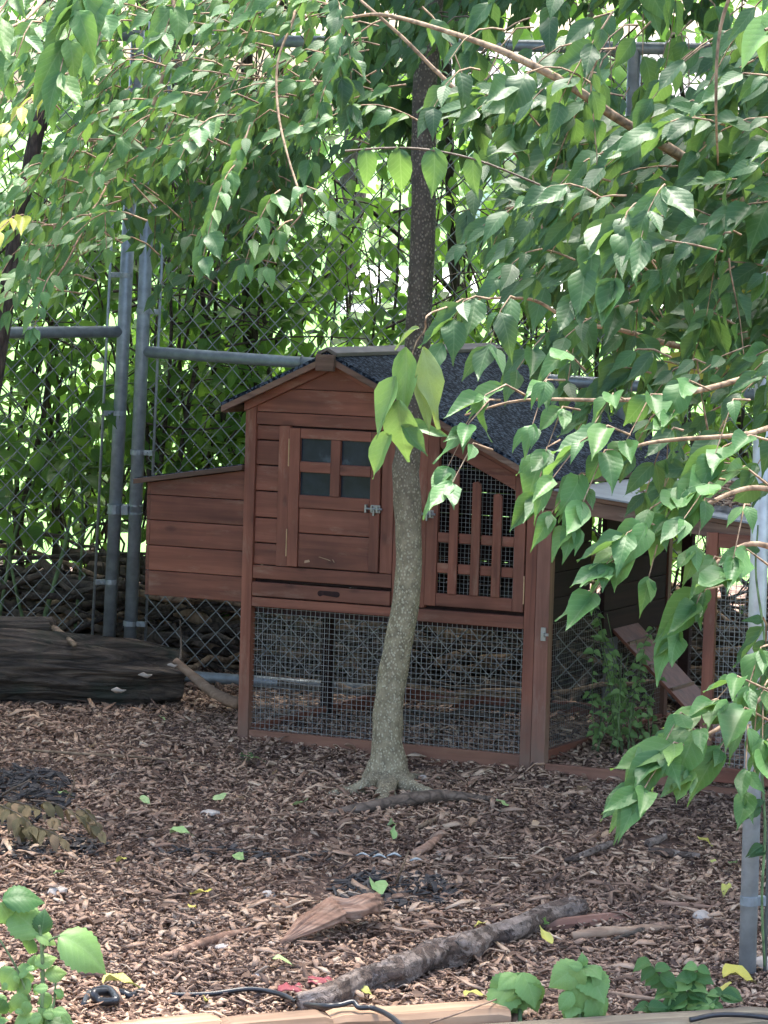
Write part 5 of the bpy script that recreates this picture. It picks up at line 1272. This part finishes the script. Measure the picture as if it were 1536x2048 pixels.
# ---- tree at the left: dark slanting trunk, drooping sprays
lt = Plant('drooping_tree', at(-60, 1330, 9.2) * 1.0, 'drooping leafy tree with a dark slanting trunk at the left edge', 'tree', None, 'leaf', 'bark_twig', 300)
g0 = gp(-75, 1500); lt.root.location = g0; lt.loc = g0.copy(); Y0 = g0.y
lt.wood([g0 - Vector((0, 0, .05)), at(-50, 1000, Y0), at(5, 640, Y0), at(30, 480, Y0), at(60, 330, Y0), at(95, 180, Y0), at(125, 60, Y0), at(150, -120, Y0), at(160, -420, Y0)], (.045, .036, .026, .022, .022, .02, .018, .015, .01), 'trunk', 'bark_dark', 12, 50, .12)
lt.wood([at(100, 170, Y0), at(80, 100, Y0), at(90, 20, Y0), at(60, -150, Y0)], (.010, .008, .006), 'trunk', 'bark_dark', 8, 16)
lt.wood([at(85, 260, Y0), at(120, 150, Y0), at(160, 60, Y0), at(260, -160, Y0)], (.012, .010, .008), 'branch', 'bark_dark', 8, 16)
lt.wood([at(150, -160, Y0), at(330, -90, 8.6), at(560, -40, 8.0), at(590, 20, 7.8), at(556, 120, 7.7), at(556, 220, 7.6), at(575, 310, 7.5), at(600, 390, 7.4), at(604, 425, 7.4), at(575, 460, 7.4)], (.012, .008, .005, .0035, .003, .003, .0025, .0025, .002, .0015), 'branch', n=40, seg=7)
lt.wood([at(150, -160, Y0), at(280, -80, 8.4), at(350, 20, 8.1), at(310, 200, 8), at(255, 290, 8), at(215, 370, 8), at(180, 430, 7.9), at(130, 530, 7.8), at(60, 620, 7.8)], (.012, .008, .005, .004, .0035, .003, .003, .0025, .0015), 'branch', n=40, seg=7)
lt.wood([at(150, -160, Y0), at(120, -60, 6.5), at(60, 30, 5.6), at(0, 62, 5.4)], (.012, .006, .003, .002), 'branch', n=20, seg=7)
S = lt.spray
for (x0, y0, x1, y1, Y, s, mat) in (
        (500, 250, 405, 505, 7.2, .068, 'leaf'), (470, 330, 408, 510, 7.1, .07, 'leaf'), (560, 380, 495, 525, 7.2, .068, 'leaf'), (585, 440, 530, 540, 7.2, .066, 'leaf'), (600, 400, 650, 420, 7.1, .062, 'leaf'), (450, 230, 362, 325, 7.1, .075, 'leaf'),
        (300, 230, 205, 350, 7.6, .06, 'leaf'), (255, 300, 150, 420, 7.8, .06, 'leaf'), (215, 370, 120, 470, 7.8, .058, 'leaf'), (180, 430, 60, 560, 7.7, .058, 'leaf'), (150, 480, 20, 620, 7.7, .058, 'leaf'), (200, 410, 215, 500, 7.8, .055, 'leaf'), (110, 540, 70, 660, 7.6, .06, 'leaf'),
        (120, 220, 20, 240, 7.4, .058, 'leaf_yellowgreen'), (60, 440, -20, 500, 7.6, .06, 'leaf_yellowgreen'), (100, 60, 30, 120, 5.4, .075, 'leaf'), (200, -40, 120, 140, 5.0, .10, 'leaf'), (60, -30, -20, 100, 5.0, .09, 'leaf'), (260, -30, 190, 90, 5.6, .08, 'leaf'), (400, -20, 330, 60, 6.2, .07, 'leaf'),
        (160, 140, 0, 300, 7.6, .06, 'leaf'), (90, 330, 0, 420, 7.8, .058, 'leaf'), (660, 150, 620, 320, 7.6, .07, 'leaf'), (700, 60, 700, 210, 7.2, .085, 'leaf_right'), (660, -10, 690, 150, 7.2, .085, 'leaf_right')):
    S(at(x0, y0, Y + .12), at(x1, y1, Y), s, mat=mat, gap=.034)
POLY_L = [(-20, -20), (640, -20), (680, 120), (640, 240), (600, 380), (520, 300), (470, 330), (400, 400), (330, 330), (250, 330), (180, 420), (120, 520), (30, 600), (-20, 640), (-20, 420), (90, 300), (60, 230), (-20, 260)]
fill(lt, POLY_L, 200, (7.6, 9.0), (-.8, .6), (.12, .28), (.05, .066), jitter=.35, droop=.4)
fill(lt, [(200, 260), (640, 240), (630, 420), (560, 500), (440, 480), (400, 560), (330, 640), (290, 500), (210, 420)], 75, (9.0, 10.8), (-.3, .9), (.12, .26), (.06, .08), mat='leaf_right', droop=.9)
fill(lt, [(190, 230), (350, 230), (340, 400), (200, 430)], 20, (7.9, 9.2), (-.7, .7), (.1, .2), (.055, .07), droop=.6)
fill(lt, [(-20, 380), (240, 300), (200, 480), (100, 620), (-20, 660)], 26, (7.9, 8.6), (-.8, .6), (.10, .22), (.048, .06), droop=.4)
side = []  # unseen side foliage added to block sky light from the left
for _ in range(9000):
    x = random.uniform(-4.2, -1.75); y = random.uniform(7.8, 13.2); z = random.uniform(.5, 4.2)
    if x > -.145*y - .55: continue
    side.append((Vector((x, y, z)) - lt.loc, np.array(frame(Vector((random.gauss(0, 1), random.gauss(0, 1), random.gauss(-.4, .4))), Vector((random.gauss(0, .5), random.gauss(0, .5), 1)))), random.uniform(.11, .2), random.randrange(9)))
joined_leaves('crown', side, M['leaf_shade_crown'], lt.root, LOW2)
lt.finish()

# ---- right: large overhanging tree, trunk outside the frame
def trunk_out(pl, X, Y, top, r=.05):
    pl.wood([Vector((X, Y, -.05)), Vector((X+.03, Y, .8)), Vector((X-.02, Y+.05, 1.7)), Vector((X+.03, Y, 2.6)), Vector((X, Y, top))], (r*1.2, r, r*.85, r*.6, r*.3), 'trunk', 'bark_dark', 12, 36, .12)
rt = Plant('overhanging_tree', (1.15, 8.2, 0), 'large tree overhanging the run from the right with one thick bare branch showing', 'tree', None, 'leaf_right', 'bark_twig', 300)
trunk_out(rt, 1.15, 8.2, 4.2)
rt.wood([Vector((1.15, 8.2, 1.35)), at(1620, 560, 7.6), at(1480, 400, 7.2), at(1350, 305, 6.9), at(1240, 240, 6.8), at(1130, 165, 6.7), at(1010, 105, 6.7), at(900, 65, 6.8), at(770, 30, 6.9), at(690, 36, 7)], (.022, .016, .013, .011, .0095, .009, .007, .005, .004, .002), n=50, seg=9)
rt.wood([Vector((1.15, 8.2, 1.0)), at(1600, 700, 7.4), at(1400, 700, 7.2), at(1240, 660, 7.0), at(1150, 645, 6.9), at(1075, 603, 6.9), at(1020, 596, 6.9), at(925, 598, 6.9)], (.014, .009, .007, .005, .004, .0035, .003, .0015), n=40, seg=7)
rt.wood([at(720, 0, 7.4), at(800, 70, 7.4), at(880, 150, 7.4), at(960, 225, 7.4), at(1060, 345, 7.5)], (.003, .004, .0045, .004, .002), n=24, seg=7)
rt.wood([at(1480, -60, 6.4), at(1440, 60, 6.4), at(1432, 200, 6.4), at(1436, 330, 6.5)], (.004, .003, .002), n=16, seg=6)
S = rt.spray
for (x0, y0, x1, y1, Y, s) in ((980, 598, 880, 690, 6.2, .088), (1030, 596, 985, 690, 6.2, .09), (1150, 520, 990, 560, 6.4, .07), (1290, 400, 1220, 560, 6.0, .10), (1240, 440, 1150, 580, 6.1, .10), (1330, 370, 1290, 480, 5.9, .10), (1010, 60, 900, 130, 6.6, .07), (960, 140, 870, 220, 6.5, .085),
        (1120, 420, 920, 490, 6.8, .08), (1300, 470, 1050, 560, 6.8, .07), (1180, 640, 1040, 740, 6.4, .08), (1280, 600, 1110, 720, 6.4, .08), (1060, 200, 940, 420, 7.0, .09), (1180, 640, 1130, 760, 6.5, .075)):
    S(at(x0, y0, Y + .1), at(x1, y1, Y), s)
POLY_R = [(900, 150), (1240, 160), (1420, 130), (1560, 60), (1560, 700), (1300, 690), (1130, 610), (950, 530), (960, 420), (1080, 380), (1010, 300), (940, 300), (900, 200)]
fill(rt, POLY_R, 185, (6.4, 8.2), (-.8, .5), (.14, .30), (.07, .105), jitter=.7, droop=.5)
fill(rt, [(1080, 380), (1560, 300), (1560, 690), (1320, 690), (1180, 610), (1000, 540)], 60, (7.4, 8.8), (-.75, .66), (.14, .30), (.065, .085), jitter=.5, droop=.7)
fill(rt, [(1360, 640), (1480, 640), (1480, 760), (1360, 740)], 5, (7.6, 8.0), (-.75, .66), (.12, .2), (.065, .085), mat='leaf_yellowgreen')
cr_ = []  # unseen crown and side foliage added to shade the right and block sky
for _ in range(9500):
    a = random.random()*6.28; q = math.sqrt(random.random()); x = 2.0 + math.cos(a)*q*1.75; y = 9.0 + math.sin(a)*q*2.4
    if y < 7.2: continue
    z = 2.75 + .03*y + random.random()*1.3
    cr_.append((Vector((x, y, z)) - rt.loc, np.array(frame(Vector((random.gauss(0, 1), random.gauss(0, 1), random.gauss(-.4, .4))), Vector((random.gauss(0, .35), random.gauss(0, .35), 1)))), random.uniform(.08, .14), random.randrange(9)))
for _ in range(9000):
    x = random.uniform(1.7, 4.2); y = random.uniform(7.8, 13.2); z = random.uniform(.5, 4.2)
    if x < .145*y + .55: continue
    cr_.append((Vector((x, y, z)) - rt.loc, np.array(frame(Vector((random.gauss(0, 1), random.gauss(0, 1), random.gauss(-.4, .4))), Vector((random.gauss(0, .5), random.gauss(0, .5), 1)))), random.uniform(.11, .2), random.randrange(9)))
joined_leaves('crown', cr_, M['leaf_shade_crown'], rt.root, LOW2)
# sprig of big pale leaves hanging in front of the speckled trunk
Yg = 6.0
rt.twig(smooth_path([at(925, 598, 6.6), at(900, 612, 6.3), at(855, 630, Yg), at(850, 660, Yg), at(830, 690, Yg), at(812, 760, Yg), at(800, 800, Yg), at(800, 850, Yg)], 20), .002, .0015)
for (p0, p1, nr, m_) in (((812, 694), (806, 828), (-.1, -1, .3), 'leaf_sprig'), ((793, 752), (764, 862), (-.5, -1, .2), 'leaf_sprig'), ((797, 800), (786, 935), (-.4, -1, .1), 'leaf_sprig'), ((780, 862), (744, 950), (-.5, -1, .2), 'leaf_sprig'), ((846, 694), (882, 845), (.5, -1, .1), 'leaf_sprig2'), ((834, 752), (850, 850), (.3, -1, .1), 'leaf_sprig2'), ((803, 846), (884, 880), (.1, -.8, .7), 'leaf_sprig3'), ((803, 848), (846, 905), (.3, -.9, .3), 'leaf_sprig3'), ((838, 655), (787, 690), (0, -.4, 1), 'leaf_sprig2')):
    big(rt, p0, p1, None, nr, Y=Yg - random.uniform(0, .06), mat=m_)
for l in rt.leaves[-9:]: pass
rt.leaves[-9:] = [(l[0], (Matrix(l[1]) @ Matrix.Diagonal((.82, 1, 1))), l[2]*1.12, l[3], l[4], l[5]*.2) for l in rt.leaves[-9:]]
rt.finish(order=lambda l: (0 if (l[5].length < 2 or (l[5].x < .115*l[5].y and l[5].z > 1)) else 1, (l[5] - Vector((0, 0, H0))).length/l[2]))

# ---- right, lower: lit shrub reaching in over the coop roof and the run
rs = Plant('overhanging_shrub', (1.05, 7.1, 0), 'shrub with sunlit pale-veined leaves reaching in low from the right over the run', 'shrub', None, 'leaf', 'bark_twig', 300)
trunk_out(rs, 1.05, 7.1, 2.3, .03)
for pth in ([Vector((1.05, 7.1, 1.5)), at(1560, 740, 6.3), at(1400, 780, 6.1), at(1250, 800, 6.0), at(1050, 800, 5.9), at(930, 830, 5.85)], [Vector((1.05, 7.1, 1.35)), at(1580, 850, 6.2), at(1480, 870, 6.0), at(1280, 890, 5.9), at(1150, 960, 5.8)], [Vector((1.05, 7.1, 1.25)), at(1590, 980, 6.2), at(1480, 980, 6.0), at(1330, 1060, 5.9), at(1190, 1180, 5.8)],
            [Vector((1.05, 7.1, 1.1)), at(1590, 1100, 6.1), at(1490, 1090, 5.95), at(1400, 1160, 5.85), at(1350, 1260, 5.8)], [Vector((1.05, 7.1, .85)), at(1600, 1340, 6.1), at(1480, 1430, 5.9), at(1400, 1480, 5.8), at(1290, 1570, 5.7)], [Vector((1.05, 7.1, .8)), at(1600, 1420, 6.0), at(1540, 1480, 5.85), at(1500, 1570, 5.8)]):
    rs.wood(pth, (.010, .006, .0045, .003, .0015), n=26, seg=7)
S = rs.spray
for (x0, y0, x1, y1, Y, s) in (
        # over the roof
        (1050, 790, 930, 850, 5.8, .07), (1000, 800, 905, 930, 5.75, .07), (985, 900, 905, 965, 5.7, .075), (1130, 760, 1060, 850, 5.8, .07), (1170, 740, 1090, 760, 5.9, .07), (1160, 820, 1090, 900, 5.9, .066), (1120, 880, 1070, 990, 6.0, .085),
        (1250, 800, 1190, 860, 5.8, .078), (1330, 790, 1260, 880, 5.8, .078), (1420, 780, 1340, 830, 5.8, .08), (1260, 870, 1110, 950, 5.7, .08), (1240, 900, 1170, 1000, 5.7, .085), (1200, 950, 1110, 1030, 5.7, .075), (1180, 980, 1150, 1050, 5.7, .07), (1500, 800, 1430, 900, 5.8, .08), (1536, 880, 1400, 960, 5.8, .09),
        # middle spray
        (1536, 970, 1390, 990, 5.8, .10), (1450, 960, 1330, 1040, 5.75, .085), (1400, 1010, 1250, 1080, 5.7, .085), (1330, 1060, 1215, 1130, 5.65, .085), (1290, 1100, 1190, 1195, 5.65, .085), (1340, 1060, 1300, 1150, 5.7, .07), (1430, 1000, 1390, 1090, 5.7, .075), (1500, 1010, 1470, 1110, 5.7, .08), (1460, 980, 1370, 1040, 5.7, .09),
        # lower middle
        (1536, 1130, 1450, 1150, 5.7, .09), (1480, 1130, 1385, 1200, 5.7, .095), (1450, 1170, 1365, 1270, 5.7, .10), (1536, 1290, 1500, 1380, 5.8, .08),
        # bottom
        (1536, 1380, 1420, 1410, 5.7, .08), (1470, 1420, 1350, 1470, 5.7, .085), (1420, 1470, 1270, 1560, 5.6, .09), (1400, 1500, 1290, 1570, 5.55, .095), (1420, 1480, 1380, 1530, 5.6, .085), (1380, 1440, 1330, 1500, 5.6, .055), (1536, 1440, 1440, 1490, 5.7, .10), (1536, 1480, 1500, 1590, 5.7, .085), (1500, 1450, 1490, 1540, 5.7, .08), (1536, 1360, 1520, 1480, 5.75, .08), (1360, 1530, 1290, 1575, 5.55, .09)):
    S(at(x0, y0, Y + .1), at(x1, y1, Y), s*1.12, gap=.05, spread=.55, droop=.28)
fill(rs, [(1200, 720), (1560, 700), (1560, 880), (1400, 850), (1260, 800)], 15, (6.1, 7.2), DL, (.12, .26), (.066, .082), mat='leaf_right')
fill(rs, [(1110, 730), (1230, 740), (1200, 860), (1140, 900)], 5, (6.3, 7.2), DL, (.12, .24), (.066, .082), mat='leaf_right', droop=.9)
fill(rs, [(1260, 900), (1560, 880), (1560, 1040), (1400, 1000), (1300, 1020)], 9, (6.1, 6.9), DL, (.12, .26), (.07, .085), mat='leaf_right')
fill(rs, [(1490, 1400), (1560, 1300), (1560, 1500), (1480, 1490)], 4, (6.1, 6.7), DL, (.12, .22), (.07, .085), mat='leaf_right')
rs.finish()
# a large lobed leaf close to the camera at the top right
cv_ = Plant('climbing_vine', gp(1560, 1990), 'thin climbing vine twisting up the right side of the steel fence post', 'vine', None, 'leaf_right', 'stem_green', 40)
g_ = gp(1530, 1950); Yc = g_.y - .05
Q = smooth_path([g_, at(1524, 1800, Yc), at(1530, 1650, Yc), at(1522, 1500, Yc), at(1530, 1300, Yc), at(1512, 1150, Yc), at(1516, 1050, Yc)], 40); cv_.loc = g_; cv_.root.location = g_
cv_.wood([g_, at(1524, 1800, Yc), at(1530, 1650, Yc), at(1522, 1500, Yc), at(1530, 1300, Yc), at(1512, 1150, Yc), at(1516, 1050, Yc)], (.003, .0035, .003, .002), 'stem', n=40, seg=6)
for (x, y) in ((1520, 1610), (1525, 1690), (1528, 1600), (1532, 1700), (1520, 1100), (1526, 1240)):
    cv_.leaf(at(x, y, Yc), Vector((random.uniform(-1, -.4), -.3, random.uniform(-.6, .2))), Vector((0, -.8, .5)), .05)
cv_.finish()
tl = Plant('near_branch', at(1700, 60, 4.2), 'bright toothed leaves of a near branch poking in at the top right corner', 'branch', None, 'leaf_pale', 'bark_twig', 40, geo='r')
tl.twig(smooth_path([at(1760, 20, 4.3), at(1620, 30, 4.2), at(1530, 60, 4.15)], 8), .004, .002)
for (p0, p1) in (((1560, 50), (1452, 110)), ((1560, 60), (1500, 128)), ((1570, 30), (1500, 60)), ((1600, 40), (1540, 130)), ((1640, 20), (1600, 110))): big(tl, p0, p1, None, (-.3, -.6, .9), Y=4.2)
tl.finish()
